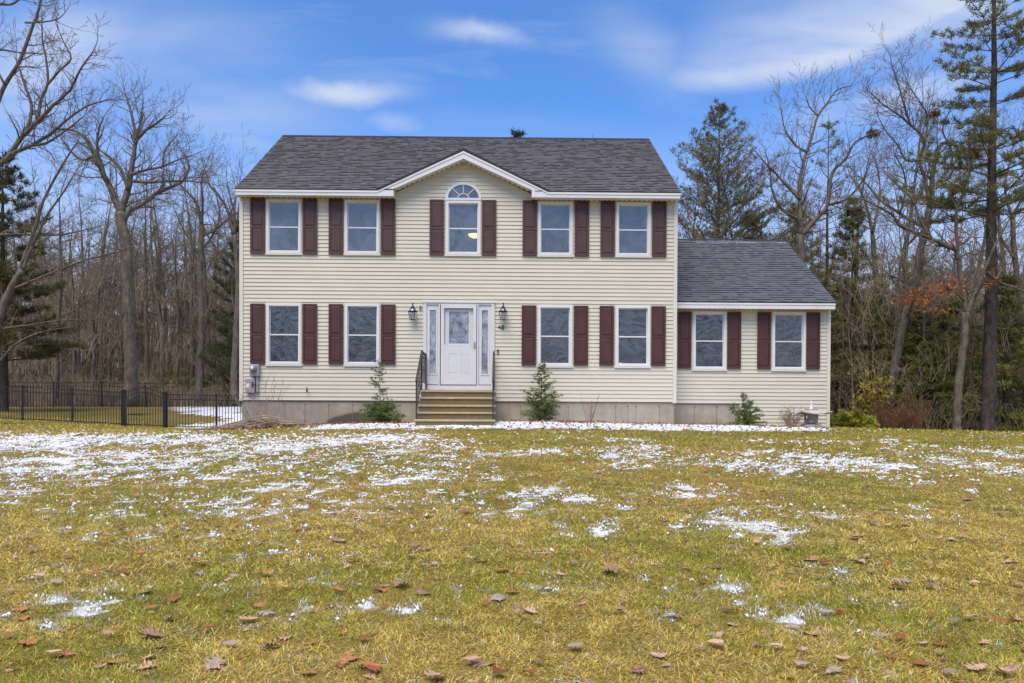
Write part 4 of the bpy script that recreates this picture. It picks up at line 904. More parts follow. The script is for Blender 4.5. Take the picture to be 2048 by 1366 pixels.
hero('bare_oak', 'large bare tree with straight thick trunk and spreading crown, left of the house', 34,
 [([(262,812),(260,700),(258,600),(255,520),(250,470),(240,425)], 27, 20, 6),
  ([(240,425),(225,385),(205,345),(190,310),(175,280),(150,262),(120,258)], 14, 3, 22), ([(212,360),(195,300),(196,265),(205,240)], 8, 2, 10), ([(190,310),(165,320),(140,300),(125,280)], 6, 2, 8),
  ([(242,425),(255,385),(262,350),(268,305),(272,275),(262,225),(252,190)], 14, 3, 22), ([(270,280),(290,262),(315,245),(330,232)], 7, 2, 12), ([(256,380),(245,345),(225,320),(200,300),(190,285)], 8, 2, 10),
  ([(248,440),(262,420),(290,405),(310,388),(340,375),(365,362),(378,330),(362,300)], 11, 2.5, 24), ([(268,362),(300,364),(335,362),(375,362),(405,365)], 7, 2, 14), ([(262,350),(290,340),(325,333),(350,322),(385,310)], 6, 2, 14), ([(272,290),(282,240),(286,200)], 5, 1.5, 8), ([(325,333),(330,300),(345,280)],4,1.5,6)], 3, Lt=1.35, dens=1.25)
hero('bare_maple', 'tall bare tree at the left edge with limbs sweeping up to the right', 25,
 [([(-62,868),(-55,700),(-45,560),(-40,450),(-30,380),(-10,335)], 34, 20, 2),
  ([(-10,335),(20,310),(45,272),(60,240),(62,205),(48,165),(35,125)], 11, 3, 14), ([(45,272),(75,245),(105,212),(140,180),(160,140),(185,105)], 9, 2.5, 20), ([(75,245),(82,200),(96,165),(92,115),(85,80),(84,20)], 7, 2, 12), ([(96,168),(120,140),(142,118),(128,85),(115,55)], 5, 1.5, 9),
  ([(20,310),(60,292),(100,268),(140,235),(175,212),(215,200)], 8, 2, 18), ([(60,292),(95,285),(130,262),(165,235)], 6, 2, 12), ([(-40,300),(-10,220),(10,170),(40,120),(62,60),(80,10),(90,-40)], 10, 4, 12), ([(10,170),(-20,110),(0,100),(40,105),(85,108)], 5, 2, 10), ([(50,45),(85,44),(115,38),(130,25)], 4, 1.5, 6), ([(-30,10),(0,8),(25,8),(48,-10)], 6, 3, 6)], 8, Lt=1.0, dens=1.0)
hero('bare_maple', 'leaning bare tree at the far left with long thin branches reaching right', 30,
 [([(-20,850),(-15,740),(0,640),(20,580),(45,540)], 20, 12, 4), ([(0,630),(30,560),(55,500),(75,440),(92,390),(125,330),(150,290)], 10, 3, 18), ([(45,540),(70,480),(95,430),(130,380),(150,345)], 7, 2, 14),
  ([(20,580),(70,560),(130,535),(190,515),(250,500)], 6, 2, 20), ([(-10,470),(40,468),(80,470),(130,468),(190,455)], 6, 2, 18), ([(-15,740),(30,690),(80,665),(140,655)], 6, 2, 16), ([(-10,660),(60,650),(130,640),(200,640)], 5, 2, 16)], 9, Lt=1.0)
hero('bare_tree', 'forked bare tree between the big tree and the left wall of the house', 40,
 [([(398,806),(400,720),(402,640),(400,560),(402,490),(404,450)], 13, 9, 6), ([(404,450),(395,410),(375,385),(355,365)], 7, 2, 12), ([(404,450),(405,400),(403,360),(412,330)], 6, 2, 12), ([(404,470),(430,460),(452,440),(475,425)], 6, 3, 10), ([(403,500),(425,470),(440,430),(430,380)], 5, 2, 10),([(401,520),(380,480),(362,450),(350,420)], 5, 2, 10)], 12, Lt=1.3, dens=1.3)
hero('bare_tree', 'bare tree with long limbs arching towards the left corner of the house', 36,
 [([(468,806),(470,700),(476,600),(474,520),(468,470)], 14, 9, 4), ([(468,470),(455,420),(440,395),(420,370),(412,345)], 7, 2, 14), ([(468,470),(470,430),(462,400),(455,370)], 6, 2, 10), ([(474,540),(440,505),(415,470),(400,440)], 6, 2, 12)], 14, Lt=1.2)
hero('bare_oak', 'pale trunked forked oak with orange leaves and a dark limb arching left', 26,
 [([(1914,866),(1914,830),(1917,780),(1923,720),(1929,670),(1932,625)], 17, 14, 1), ([(1932,625),(1929,590),(1922,560),(1918,525),(1912,500)], 10, 9, 5), ([(1912,500),(1890,490),(1862,478),(1830,465),(1800,450),(1785,430),(1760,415),(1730,400)], 10, 3, 22), ([(1915,520),(1914,480),(1912,430),(1920,400),(1935,370),(1938,330)], 8, 4, 10),
  ([(1932,628),(1945,600),(1955,575),(1965,550),(1975,525),(1990,490),(2010,455)], 10, 4, 10), ([(1862,478),(1840,440),(1825,400),(1800,375),(1775,350)], 5, 2, 14), ([(1975,545),(2000,565),(2030,575),(2060,590)], 6, 4, 8), ([(1929,600),(1905,580),(1880,570),(1850,575)], 5, 2, 12)], 21, Lt=1.1, dens=1.2)
hero('bare_oak', 'tall spreading bare oak with lichen patched leaning trunk', 31,
 [([(1775,868),(1783,790),(1795,710),(1808,640),(1822,590),(1838,535),(1842,490),(1852,455),(1858,420)], 20, 13, 6), ([(1858,420),(1862,375),(1868,330),(1878,295),(1895,285),(1925,300),(1932,320)], 11, 4, 12),
  ([(1858,400),(1850,360),(1840,320),(1848,280),(1820,248),(1790,225),(1762,205),(1735,180)], 8, 2, 24), ([(1820,248),(1810,215),(1800,180),(1790,150),(1783,125)], 5, 1.5, 14), ([(1848,285),(1855,250),(1850,220),(1830,190),(1815,165)], 5, 1.5, 14), ([(1840,320),(1812,320),(1795,290),(1770,260),(1755,230)], 5, 1.5, 14),
  ([(1850,455),(1820,440),(1790,420),(1760,400),(1735,370),(1715,350)], 8, 2, 18), ([(1862,375),(1890,350),(1905,310),(1885,260),(1900,220)], 6, 2, 14), ([(1858,420),(1890,400),(1920,375),(1930,350)], 6, 2, 12), ([(1800,425),(1812,380),(1806,340),(1790,310)], 5, 2, 12)], 23, Lt=1.3, dens=1.35)
hero('bare_oak', 'bare oak with crooked limbs rising just behind the right end of the wing roof', 33,
 [([(1592,850),(1596,700),(1600,600),(1603,520),(1602,470)], 19, 14, 3), ([(1602,470),(1600,410),(1602,350),(1612,310),(1622,280),(1636,232),(1655,205),(1674,180),(1700,172)], 9, 2, 26), ([(1604,470),(1630,440),(1655,410),(1665,345),(1690,320),(1710,285),(1740,270)], 10, 2.5, 22), ([(1636,232),(1620,215),(1612,195)], 3, 1.5, 6), ([(1615,305),(1590,290),(1570,260),(1562,220)], 5, 1.5, 12),
  ([(1600,400),(1572,370),(1550,345),(1525,320),(1510,300)], 6, 1.5, 16), ([(1601,440),(1565,420),(1545,385),(1540,340),(1530,300)], 6, 1.5, 16), ([(1655,410),(1690,400),(1720,370),(1735,340)], 6, 2, 14)], 25, Lt=1.25, dens=1.2)
hero('bare_tree', 'tall bare tree between the wing roof and the lichen patched oak', 38,
 [([(1752,850),(1754,740),(1756,640),(1750,540),(1745,470)], 15, 9, 5), ([(1745,470),(1735,420),(1722,385),(1700,350)], 7, 2, 12), ([(1745,470),(1755,420),(1760,370),(1750,320)], 6, 2, 12), ([(1750,540),(1725,500),(1705,470),(1690,430)], 5, 2, 12)], 26, Lt=1.2)
hero('bare_tree', 'bare tree at the far right edge, behind the tall pine', 33,
 [([(2052,866),(2050,740),(2040,620),(2030,520),(2025,440)], 14, 9, 4), ([(2025,440),(2010,380),(2020,320),(2035,260)], 6, 2, 12), ([(2025,440),(2045,390),(2065,330)], 6, 2, 12), ([(2030,520),(2000,470),(1985,420),(1990,370)], 6, 2, 12)], 27, Lt=1.3)
# ---- pines
def P_(name, label, px, Y, **k):
    e = empty(name, base(px, Y)); tag(e, label, 'tree', k.pop('group', None)); pine(e, **k); return e
def hgt(px, py, Y): return W(px, py, Y)[1]-gz1(WX(px, Y), Y)
P_('white_pine', 'very tall white pine with thick dark trunk at the right, top out of frame', 1976, 27, seed=5, H=19, r=.24, c0=.40, Lmax=3.3, dz=.62, nb=5, tn=15, tl=.15, tw=.026, dens=1.6, gaps=.22, rise=.10, top=.5, col=(.20,.20,.075))
P_('white_pine', 'pointed white pine rising behind the wing, right beside the main roof', 1432, 40, seed=15, H=hgt(1435,207,40), r=.22, c0=.30, Lmax=4.3, dz=.42, nb=6, tn=9, tl=.18, tw=.034, dens=.75, gaps=.15, rise=.5, top=.5, col=(.20,.18,.08), shape=lambda f: min(1, (1-f)*1.6)**.9)
P_('white_pine', 'thin sparse pine standing behind the crooked oak at the wing', 1652, 42, seed=16, H=hgt(1652,225,42), r=.16, c0=.35, Lmax=2.3, dz=.6, nb=4, tn=8, tl=.18, tw=.03, dens=.7, gaps=.25, rise=.3, top=.4, col=(.18,.18,.08))
P_('white_pine', 'bushy dark pine behind the far left leaning tree', 8, 34, seed=17, H=hgt(8,290,34), r=.2, c0=.2, Lmax=3.2, dz=.55, nb=5, tn=20, tl=.2, tw=.034, dens=1.5, gaps=.1, col=(.12,.12,.045))
P_('white_pine', 'dark pine behind the right half of the wing roof', 1585, 39, seed=71, H=hgt(1585,405,39), r=.15, c0=.15, Lmax=3.0, dz=.5, nb=6, tn=14, tl=.2, tw=.036, dens=1.1, gaps=.12, col=(.21,.21,.08))
P_('white_pine', 'dark pine just right of the wing roof end', 1702, 37, seed=72, H=hgt(1702,400,37), r=.15, c0=.15, Lmax=2.6, dz=.5, nb=6, tn=14, tl=.2, tw=.036, dens=1.1, gaps=.12, col=(.16,.16,.06))
P_('white_pine', 'dark pine behind the left part of the wing roof', 1500, 42, seed=73, H=hgt(1500,415,42), r=.15, c0=.15, Lmax=2.8, dz=.5, nb=6, tn=14, tl=.2, tw=.036, dens=1.1, gaps=.12, col=(.17,.16,.07))
P_('white_pine', 'dark pine close to the left wall of the house', 478, 42, seed=18, H=hgt(478,440,42), r=.16, c0=.12, Lmax=2.6, dz=.5, nb=5, tn=18, tl=.2, tw=.034, dens=1.4, gaps=.1, col=(.10,.115,.05))
P_('white_pine', 'pine tip showing above the middle of the main roof ridge', 1036, 40, seed=19, H=hgt(1036,253,40), r=.16, c0=.5, Lmax=1.6, dz=.5, nb=5, tn=12, tl=.2, tw=.035, dens=.8, gaps=.2, col=(.05,.07,.04))
P_('white_pine', 'small pine tip showing above the right part of the main roof ridge', 1180, 44, seed=20, H=hgt(1180,266,44), r=.16, c0=.5, Lmax=1.3, dz=.5, nb=5, tn=12, tl=.2, tw=.035, dens=.8, gaps=.2, col=(.05,.07,.04))
for px, Y_, top, r_, sp_, nb_, lb in ((1392,41,330,.13,.30,15,'reddish twigged bare tree close behind the right end of the main roof'),(1478,43,300,.13,.30,15,'reddish twigged bare tree right of the pointed pine'),(1548,40,265,.15,.34,15,'wide crowned bare tree behind the middle of the wing roof'),(1700,40,240,.15,.34,15,'bare tree rising between the crooked oak and the lichen patched oak'),(1828,38,150,.17,.34,16,'tallest bare tree behind the lichen patched oak'),(1905,41,170,.16,.34,16,'bare tree left of the tall pine trunk, reaching into its branches'),(2022,37,150,.16,.34,16,'bare tree right of the tall pine trunk'),
        (110,42,330,.15,.32,15,'bare tree between the far left leaning tree and the large straight one'),(322,44,300,.13,.30,15,'bare tree just right of the large straight trunk'),(178,45,360,.12,.30,13,'slim bare tree left of the large straight trunk')):
    e = empty('bare_tree', base(px, Y_)); tag(e, lb, 'tree'); bare_tree(e, int(px), hgt(px, top, Y_)/1.03, r_, .38, nb_, sp_, 4, (0,8,7,6,4), twig='twig_red' if px < 1500 and px > 1380 else 'twig', up=.07)
# ---- the woods: prototypes, then copies
def proto(name, label, group, fn):
    e = empty(name, (0, 0, 0)); tag(e, label, 'tree', group); fn(e); return e
LL = {'l': 'in the woods behind the left fence', 'r': 'in the woods right of the house'}
pr = [proto('bare_tree', 'slender bare forest tree with a high twiggy crown', G_L, lambda e, s=s: bare_tree(e, s, h, r, c0, nb, sp_, 4, nc))
      for s, h, r, c0, nb, sp_, nc in [(31, 11.5, .13, .40, 11, .30, (0,7,6,4,3)), (32, 10.0, .10, .45, 9, .26, (0,6,5,4,3)), (33, 12.5, .16, .35, 12, .34, (0,7,6,4,3)), (34, 8.5, .07, .30, 9, .28, (0,6,5,4,3))]]
sap = [proto('bare_sapling', 'thin bare sapling', G_L, lambda e, s=s: bare_tree(e, s, h, r, .18, 12, .20, 3, (0,6,5,4,3))) for s, h, r in [(41, 5.5, .04), (42, 7., .05)]]
wp = [proto('white_pine', 'sparse dark forest pine', 'pines in the woods', lambda e, s=s: pine(e, s, h, r, c0, Lm, .5, 6, 11, .22, .042, .85, (.25,.24,.09), gaps=.16)) for s, h, r, c0, Lm in [(51, 11, .14, .35, 2.2), (52, 9, .12, .2, 2.2)]]
hm = [proto('hemlock', 'young dark green hemlock', 'young hemlocks under the trees', lambda e, s=s: pine(e, s, h, .07, .03, Lm, .30, 6, 10, .2, .045, .8, c, droop=-.06, rise=.1, top=.2, gaps=.08, dead=False)) for s, h, Lm, c in [(61, 5.5, 2.0, (.23,.24,.055)), (62, 3.8, 1.7, (.27,.25,.06))]]
rg = random.Random(77); used = set()
def put(o, px, Y, sc, side, what):
    lab = f'{what} {LL[side]}'; b = base(px, Y); rz_ = rg.random()*6.28
    if o.name in used: r = clone(o, b, rz_, sc, lab)
    else: used.add(o.name); o.location = b; o.rotation_euler = (0, 0, rz_); o.scale = (sc,)*3; o['label'] = lab; r = o
    kind = {'bare_tree': 'slender bare trees', 'bare_sapling': 'bare saplings', 'white_pine': 'sparse forest pines', 'hemlock': 'young hemlocks'}[o.name.split('.')[0]]
    r['group'] = kind+' '+LL[side]; return r
for side, (a, b), (y0, y1), nT, nS, nP, nH in (('l', (-60, 500), (42, 60), 90, 60, 7, 16), ('r', (1375, 2140), (29, 54), 92, 54, 26, 36)):
    for i in range(nT):
        px = a+(b-a)*(i+rg.random())/nT; Y = y0+2+(y1-y0-2)*rg.random()**.8
        if side == 'r': Y = max(Y, 33 if px > 1680 else 34)
        sc = rg.uniform(.72, 1.12)*(1.05 if side == 'l' else 1.0)*(Y/46); put(rg.choice(pr), px, Y, sc, side, 'slender bare forest tree with a high twiggy crown')
    for i in range(nS):
        px = a+(b-a)*(i+rg.random())/nS; Y = y0+(y1-y0)*.6*rg.random(); put(rg.choice(sap), px, max(Y, 33) if px < 1690 and side == 'r' else Y, rg.uniform(.6, 1.15), side, 'thin bare sapling')
    for i in range(nP):
        px = a+(b-a)*(i+rg.random())/nP; Y = y0+3+(y1-y0-3)*rg.random(); sc = rg.uniform(.6, 1.0)*(.85 if side == 'l' else 1)*Y/46
        put(rg.choice(wp), px, max(Y, 34), sc, side, 'sparse dark forest pine')
    for i in range(nH):
        px = (b-(b-a)*.55*rg.random()**1.3) if side == 'l' else (a+290+(b-a-290)*(i+rg.random())/nH); Y = (y0+1+(y1-y0)*.6*rg.random()) if side == 'l' else (27.6+14*rg.random()**1.1 if px > 1830 else 33+8*rg.random())
        put(rg.choice(hm), px, Y, rg.uniform(.6, 1.1)*(.8 if side == 'l' else 1), side, 'young dark green hemlock')
for o in pr+sap+wp+hm:
    if o.name not in used:
        for c in list(o.children): bpy.data.objects.remove(c)
        bpy.data.objects.remove(o)
# ---- far woods and brush, nobody could count them
def stuff_segs(name, label, fn, mat, sides=3):
    V, Fq = seg_mesh(fn, sides); o = mobj(name, np_mesh(name, V, Fq, 4, mat)); return tag(o, label, 'woods' if 'woods' in name else 'brush', kind='stuff')
rg = random.Random(5); sg = []; tc = []; td = []
for i in range(520):
    side = i % 2; px = rg.uniform(-120, 540) if side else rg.uniform(1330, 2200); Y = rg.uniform(60, 92)
    if side and rg.random() < .35: continue
    x, y, z = base(px, Y); H = rg.uniform(8, 17)*(Y/75); r = rg.uniform(.05, .14); p = (x, y, z); d = (rg.gauss(0, .05), rg.gauss(0, .05), 1)
    for k in range(6):
        q = (p[0]+d[0]*H/6+rg.gauss(0, .06), p[1]+d[1]*H/6, p[2]+H/6); sg.append((*p, *q, r*(1-k/7), r*(1-(k+1)/7))); p = q
        for _ in range(5):
            a = rg.random()*6.28; L = rg.uniform(.8, 2.8)*(1.2-k/8); u = (p[0]+math.cos(a)*L, p[1]+math.sin(a)*L, p[2]+L*rg.uniform(-.1, .9)); sg.append((*p, *u, .035, .018))
            for _ in range(4):
                f = rg.random(); m_ = tuple(p[j]+(u[j]-p[j])*f for j in range(3)); sg.append((*m_, m_[0]+rg.gauss(0, .5), m_[1]+rg.gauss(0, .5), m_[2]+rg.uniform(0, .7),   .022, .014))
    if rg.random() < (.12 if side else .3):
        for _ in range(90):
            f = rg.uniform(.25, 1); tc.append((x+rg.gauss(0, 1.4*(1.2-f)), y+rg.gauss(0, 1.), z+H*f)); td.append((0, 0, .3))
for i in range(420):                                              # the same woods carried on behind the house and out to both sides
    px = rg.choice((rg.uniform(-900, -120), rg.uniform(540, 1330), rg.uniform(2200, 3100))); Y = rg.uniform(48, 90); x, y, z = base(px, Y); H = rg.uniform(9, 14); r = rg.uniform(.06, .14); p = (x, y, z)
    for k in range(5):
        q = (p[0]+rg.gauss(0, .1), p[1], p[2]+H/5); sg.append((*p, *q, r*(1-k/6), r*(1-(k+1)/6))); p = q
        for _ in range(7):
            a = rg.random()*6.28; L = rg.uniform(.8, 2.8)*(1.2-k/7); u = (p[0]+math.cos(a)*L, p[1]+math.sin(a)*L, p[2]+L*rg.uniform(-.1, .9)); sg.append((*p, *u, .035, .018))
            for _ in range(2):
                f = rg.random(); m_ = tuple(p[j]+(u[j]-p[j])*f for j in range(3)); sg.append((*m_, m_[0]+rg.gauss(0, .5), m_[1]+rg.gauss(0, .5), m_[2]+rg.uniform(0, .8), .022, .014))
stuff_segs('distant_woods', 'far off grey brown winter woods behind the nearer trees', sg, M['twig_warm'])
C = np.array(tc); V, Fq, cc = tufts(C, np.array(td), 9, .42, .10, np.tile([[.15,.15,.07]], (len(C), 1)), flat=.6); tag(mobj('distant_evergreens', np_mesh('distant_evergreens', V, Fq, 3, M['foliage'], cc)), 'dark green far off pines mixed into the winter woods', 'woods', kind='stuff')
sg = []; sr = []
for i in range(2700):
    left = rg.random() < .5
    if left: px = rg.uniform(-60, 500); Y = rg.uniform(41, 58)
    else: px = rg.uniform(1340, 2150); Y = rg.uniform(28.5 if px > 1700 else 33, 50)
    x, y, z = base(px, Y); H = rg.uniform(.5, 1.7); lift = rg.uniform(0, 6.5) if rg.random() < (.33 if left else .5) else 0; z += lift
    for _ in range(7):
        a = rg.random()*6.28; t_ = rg.uniform(.05, .6); p = (x+rg.gauss(0, .25), y+rg.gauss(0, .25), z); q = (p[0]+math.cos(a)*t_*H*.5, p[1]+math.sin(a)*t_*H*.5, z+H*.5); u = (q[0]+math.cos(a)*t_*H*.6+rg.gauss(0, .15), q[1]+math.sin(a)*t_*H*.6, z+H*rg.uniform(.75, 1.05)); sg.append((*p, *q, .012, .009)); sg.append((*q, *u, .009, .005))
        for _ in range(3):
            f = rg.random(); m_ = tuple(q[j]+(u[j]-q[j])*f for j in range(3)); sg.append((*m_, m_[0]+rg.gauss(0, .22), m_[1]+rg.gauss(0, .22), m_[2]+rg.uniform(0, .4), .007, .004))
stuff_segs('undergrowth', 'tangle of thin brown brush along the foot of the woods', sg, M['brush'])
sg = []
for i in range(150):                                              # woods across the road: seen only mirrored in the window glass
    x = rg.uniform(-45, 45); y = -rg.uniform(28, 50); z = gz1(x, y); H = rg.uniform(8, 13); r = rg.uniform(.08, .2); p = (x, y, z)
    for k in range(6):
        q = (p[0]+rg.gauss(0, .25), p[1], p[2]+H/6); sg.append((*p, *q, r*(1-k/7), r*(1-(k+1)/7))); p = q
        for _ in range(6 if k > 1 else 2):
            a = rg.random()*6.28; L = rg.uniform(1, 3.4)*(1.2-k/8); u = (p[0]+math.cos(a)*L, p[1]+math.sin(a)*L, p[2]+L*rg.uniform(0, .9)); sg.append((*p, *u, .05, .03))
            for _ in range(3):
                f = rg.random(); m_ = tuple(p[j]+(u[j]-p[j])*f for j in range(3)); sg.append((*m_, m_[0]+rg.gauss(0, .6), m_[1]+rg.gauss(0, .5), m_[2]+rg.uniform(0, .9), .03, .02))
stuff_segs('roadside_woods', 'bare woods across the road, mirrored in the window glass', sg, M['twig'])
# ---- orange leaves still on the oak, squirrel nests
def leafcloud(name, label, cat, cx, cy, Y, n, rx, rz_, col, size=.07, kind=None, parent=None):
    x, z = W(cx, cy, Y); C = NR.normal(size=(n, 3))*np.array([rx, rx*.7, rz_]); cl = np.tile([col], (n, 1))*(.6+.8*NR.rand(n, 1))
    V, Fq, cc = tufts(C, np.zeros((n, 3)), 3, size, size*.7, cl, 1); o = mobj(name, np_mesh(name, V, Fq, 3, M['leaf'], cc)); o.location = (x, Y, z); return tag(o, label, cat, kind=kind)
for j, (px, py, n, rx, rz_) in enumerate([(1862,585,150,.5,.16),(1895,572,110,.3,.16),(1835,603,90,.3,.10),(1975,565,70,.2,.16),(1915,480,50,.25,.2),(1870,622,40,.3,.1)]):
    sd_ = ['widest cluster of orange leaves hanging on the forked oak', 'orange leaves close to the fork of the pale oak', 'orange leaf cluster at the left tip of the forked oak branch', 'orange leaves in front of the tall pine trunk', 'few orange leaves high on the arching dark limb', 'lowest small orange leaf cluster of the forked oak'][j]
    leafcloud('leaf_cluster', sd_, 'leaves', px, py, 26, n, rx, rz_, (.42,.15,.04))['group'] = 'orange leaf clusters left on the oak'
for px, py, Y, lb in ((1746,268,33,'brown leafy squirrel nest at the tip of a limb above the wing'),(1870,228,31,'brown leafy squirrel nest in the crown of the lichen patched oak'),(1950,310,27,'dry leaf bunch beside the trunk of the tall pine')):
    leafcloud('squirrel_nest', lb, 'nest', px, py, Y, 95, .10, .075, (.27,.14,.06), .10)
# ================================================================== plants near the house
def conifer_bush(name, label, px, pb, Y, stems, seed, col, cat='shrub'):
    """stems: (height, lean_x, first_branch_height, Lbranch_bottom, Lbranch_top)"""
    rng = random.Random(seed); x = WX(px, Y, pb); e = empty(name, (x, Y, gz1(x, Y))); tag(e, label, cat); segs = []; C = []; D = []
    for (H, lx, h0, L0, L1, dn, up_) in stems:
        p = (0, 0, 0); n = 12
        for i in range(n):
            f = (i+1)/n; q = (lx*f*H+rng.gauss(0, .012), rng.gauss(0, .012), H*f); segs.append((*p, *q, .016*(1.1-f), .016*(1.05-f)+.002)); p = q
        k = int(H*dn)
        for i in range(k):
            h = h0+(H-h0)*(i+rng.random())/k; f = (h-h0)/(H-h0+1e-6); a = rng.random()*6.28; L = (L0+(L1-L0)*f)*rng.uniform(.35, 1.3); q = (lx*h, 0, h); dd = nrm(math.cos(a), math.sin(a)*.8, up_+rng.gauss(0, .15)); m = max(2, int(L/.07))
            for j in range(m):
                dd = nrm(dd[0]+rng.gauss(0, .1), dd[1]+rng.gauss(0, .1), dd[2]-.03+rng.gauss(0, .06)); q2 = tuple(q[t_]+dd[t_]*L/m for t_ in range(3)); segs.append((*q, *q2, .005, .004)); q = q2; C.append(q); D.append(dd)
                if rng.random() < .6: s_ = rng.choice((-1, 1)); C.append((q[0]-s_*dd[1]*.05, q[1]+s_*dd[0]*.05, q[2]-.01)); D.append((dd[0]*.5-s_*dd[1], dd[1]*.5+s_*dd[0], dd[2]))
    C = np.array(C); cl = np.tile([col], (len(C), 1))*(.55+.9*NR.rand(len(C), 1)); V, Fq, cc = tufts(C, np.array(D), 9, .06, .014, cl, .7)
    V1, F1 = seg_mesh(segs, 4); mobj('stem', np_mesh('stem', V1, F1, 4, M['twig']), e); mobj('foliage', np_mesh('foliage', V, Fq, 3, M['foliage'], cc), e); return e
GC = (.13,.17,.045)
conifer_bush('hemlock_shrub', 'young hemlock with a thin tall leader and bushy base, left of the front steps', 762, 842, 19.6, [(1.52,-.04,.35,.34,.10,24,.25),(.50,.0,.02,.62,.4,110,.10),(.42,.4,.02,.5,.3,60,.3),(.42,-.45,.02,.5,.3,60,.3)], 1, GC)
conifer_bush('hemlock_shrub', 'young hemlock with an even open crown right of the front steps', 1083, 845, 19.9, [(1.45,.0,.15,.52,.12,48,.35),(.4,.0,.02,.48,.35,120,.2),(.8,-.35,.2,.25,.2,30,.4),(.75,.38,.1,.3,.2,40,.3)], 2, (.14,.18,.045))
conifer_bush('holly_shrub', 'small green shrub with upright shoots in front of the wing', 1490, 854, 20.4, [(.85,-.05,.1,.22,.05,34,.8),(.55,-.6,.05,.25,.1,40,.5),(.5,.5,.05,.35,.15,50,.2),(.65,.15,.1,.2,.1,40,.8),(.25,0,.02,.5,.3,110,.1)], 3, (.12,.165,.035))
def juniper(name, label, px, Y, wd, ht, col, seed):
    rng = random.Random(seed); x = WX(px, Y, 850); e = empty(name, (x, Y, gz1(x, Y))); tag(e, label, 'shrub'); C = []; D = []; segs = []; Q = []
    for i in range(170):
        a = rng.random()*6.28; L = wd*rng.uniform(.35, 1); dd = nrm(math.cos(a), math.sin(a)*.7, ht/wd*rng.uniform(.3, 1.5)); q = (0, 0, .02); m = 9; tone = rng.uniform(.55, 1.5)
        for j in range(m):
            dd = nrm(dd[0], dd[1], dd[2]-.05); q2 = tuple(q[t_]+dd[t_]*L/m for t_ in range(3)); segs.append((*q, *q2, .006, .005)); q = q2
            if j > 2:
                for _ in range(5): C.append((q[0]+rng.gauss(0, .05), q[1]+rng.gauss(0, .05), q[2]+rng.gauss(0, .03))); D.append((dd[0], dd[1], dd[2]+.2)); Q.append(tone*(.7+.5*j/m))
    C = np.array(C); cl = np.array([col])*np.array(Q)[:, None]*(.7+.6*NR.rand(len(C), 1)); cl[:, 0] *= .7+1.0*(fbm(C[:, 0]*3, C[:, 1]*3, 3, 2)); V, Fq, cc = tufts(C, np.array(D), 8, .07, .018, cl, .6)
    V1, F1 = seg_mesh(segs, 4); mobj('stem', np_mesh('stem', V1, F1, 4, M['twig']), e); mobj('foliage', np_mesh('foliage', V, Fq, 3, M['foliage'], cc), e)
juniper('juniper_shrub', 'low spreading yellow green juniper at the right corner of the wing', 1700, 22.2, .78, .55, (.20,.25,.035), 4)
def stems_bush(name, label, px, Y, n, H, spread, mats, seed, rr0=.008, cat='shrub', leaf=None, y_sp=.6, base_r=.1, fork=3):
    rng = random.Random(seed); x = WX(px, Y, 850); e = empty(name, (x, Y, gz1(x, Y)-.02)); tag(e, label, cat); segs = []; C = []; D = []
    for i in range(n):
        a = rng.random()*6.28; t_ = rng.random()**.7*spread; p = (math.cos(a)*base_r*rng.random(), math.sin(a)*base_r*rng.random(), 0); d = nrm(math.cos(a)*t_, math.sin(a)*t_*y_sp, 1); L = H*rng.uniform(.45, 1.1); m = 7; r = rr0*rng.uniform(.7, 1.3)
        for j in range(m):
            d = nrm(d[0]+rng.gauss(0, .06), d[1]+rng.gauss(0, .06), d[2]+.02); q = tuple(p[k]+d[k]*L/m for k in range(3)); segs.append((*p, *q, r*(1-j/m*.6), r*(1-(j+1)/m*.6))); p = q
            if j > 1 and fork:
                for _ in range(rng.randint(0, fork)):
                    dd = perp_dir(d, math.radians(rng.uniform(15, 45)), rng); l2 = L*rng.uniform(.08, .28); u = tuple(p[k]+dd[k]*l2 for k in range(3)); segs.append((*p, *u, r*.5, r*.3)); C.append(u); D.append(dd)
    V1, F1 = seg_mesh(segs, 4); mobj('stem', np_mesh('stem', V1, F1, 4, M[mats]), e)
    if leaf:
        col, prob, sz = leaf; idx = [i for i in range(len(C)) if rng.random() < prob and C[i][2] > H*.3]; C = np.array([C[i] for i in idx]); D = np.array([D[i] for i in idx]); cl = np.tile([col], (len(C), 1))*(.6+.8*NR.rand(len(C), 1)); V, Fq, cc = tufts(C, D, 7, sz, sz*.45, cl, .9); mobj('foliage', np_mesh('foliage', V, Fq, 3, M['foliage'], cc), e)
    return e
stems_bush('golden_shrub', 'loose golden leaved shrub behind the juniper at the edge of the woods', 1745, 25.5, 60, 1.75, .42, 'twig_red', 5, leaf=((.36,.31,.06), .75, .09))
stems_bush('dogwood_shrub', 'dense reddish brown twiggy shrub at the edge of the woods', 1800, 25, 230, 1.05, .95, 'twig_red', 6, rr0=.006, base_r=.5, leaf=((.17,.08,.03), .12, .05))
stems_bush('dogwood_shrub', 'dense reddish brown twiggy shrub, smaller and nearer the golden shrub', 1762, 24.4, 120, .75, .9, 'twig_red', 16, rr0=.006, base_r=.35, leaf=((.17,.08,.03), .12, .05))
stems_bush('bare_shrub', 'low bare tan shrub in front of the wing, left of the stone lantern', 1583, 20.5, 75, .52, .85, 'straw', 7, rr0=.004, leaf=((.22,.17,.05), .15, .03))
stems_bush('lilac_shrub', 'cut back shrub of pale straight canes at the left front corner of the house', 524, 20.0, 30, 1.3, .62, 'straw', 8, rr0=.008, base_r=.28, fork=1)
stems_bush('dry_weeds', 'few dry weed stalks against the foundation right of the steps', 1180, 20.3, 8, .95, .55, 'twig_red', 9, rr0=.005, fork=1, base_r=.08)
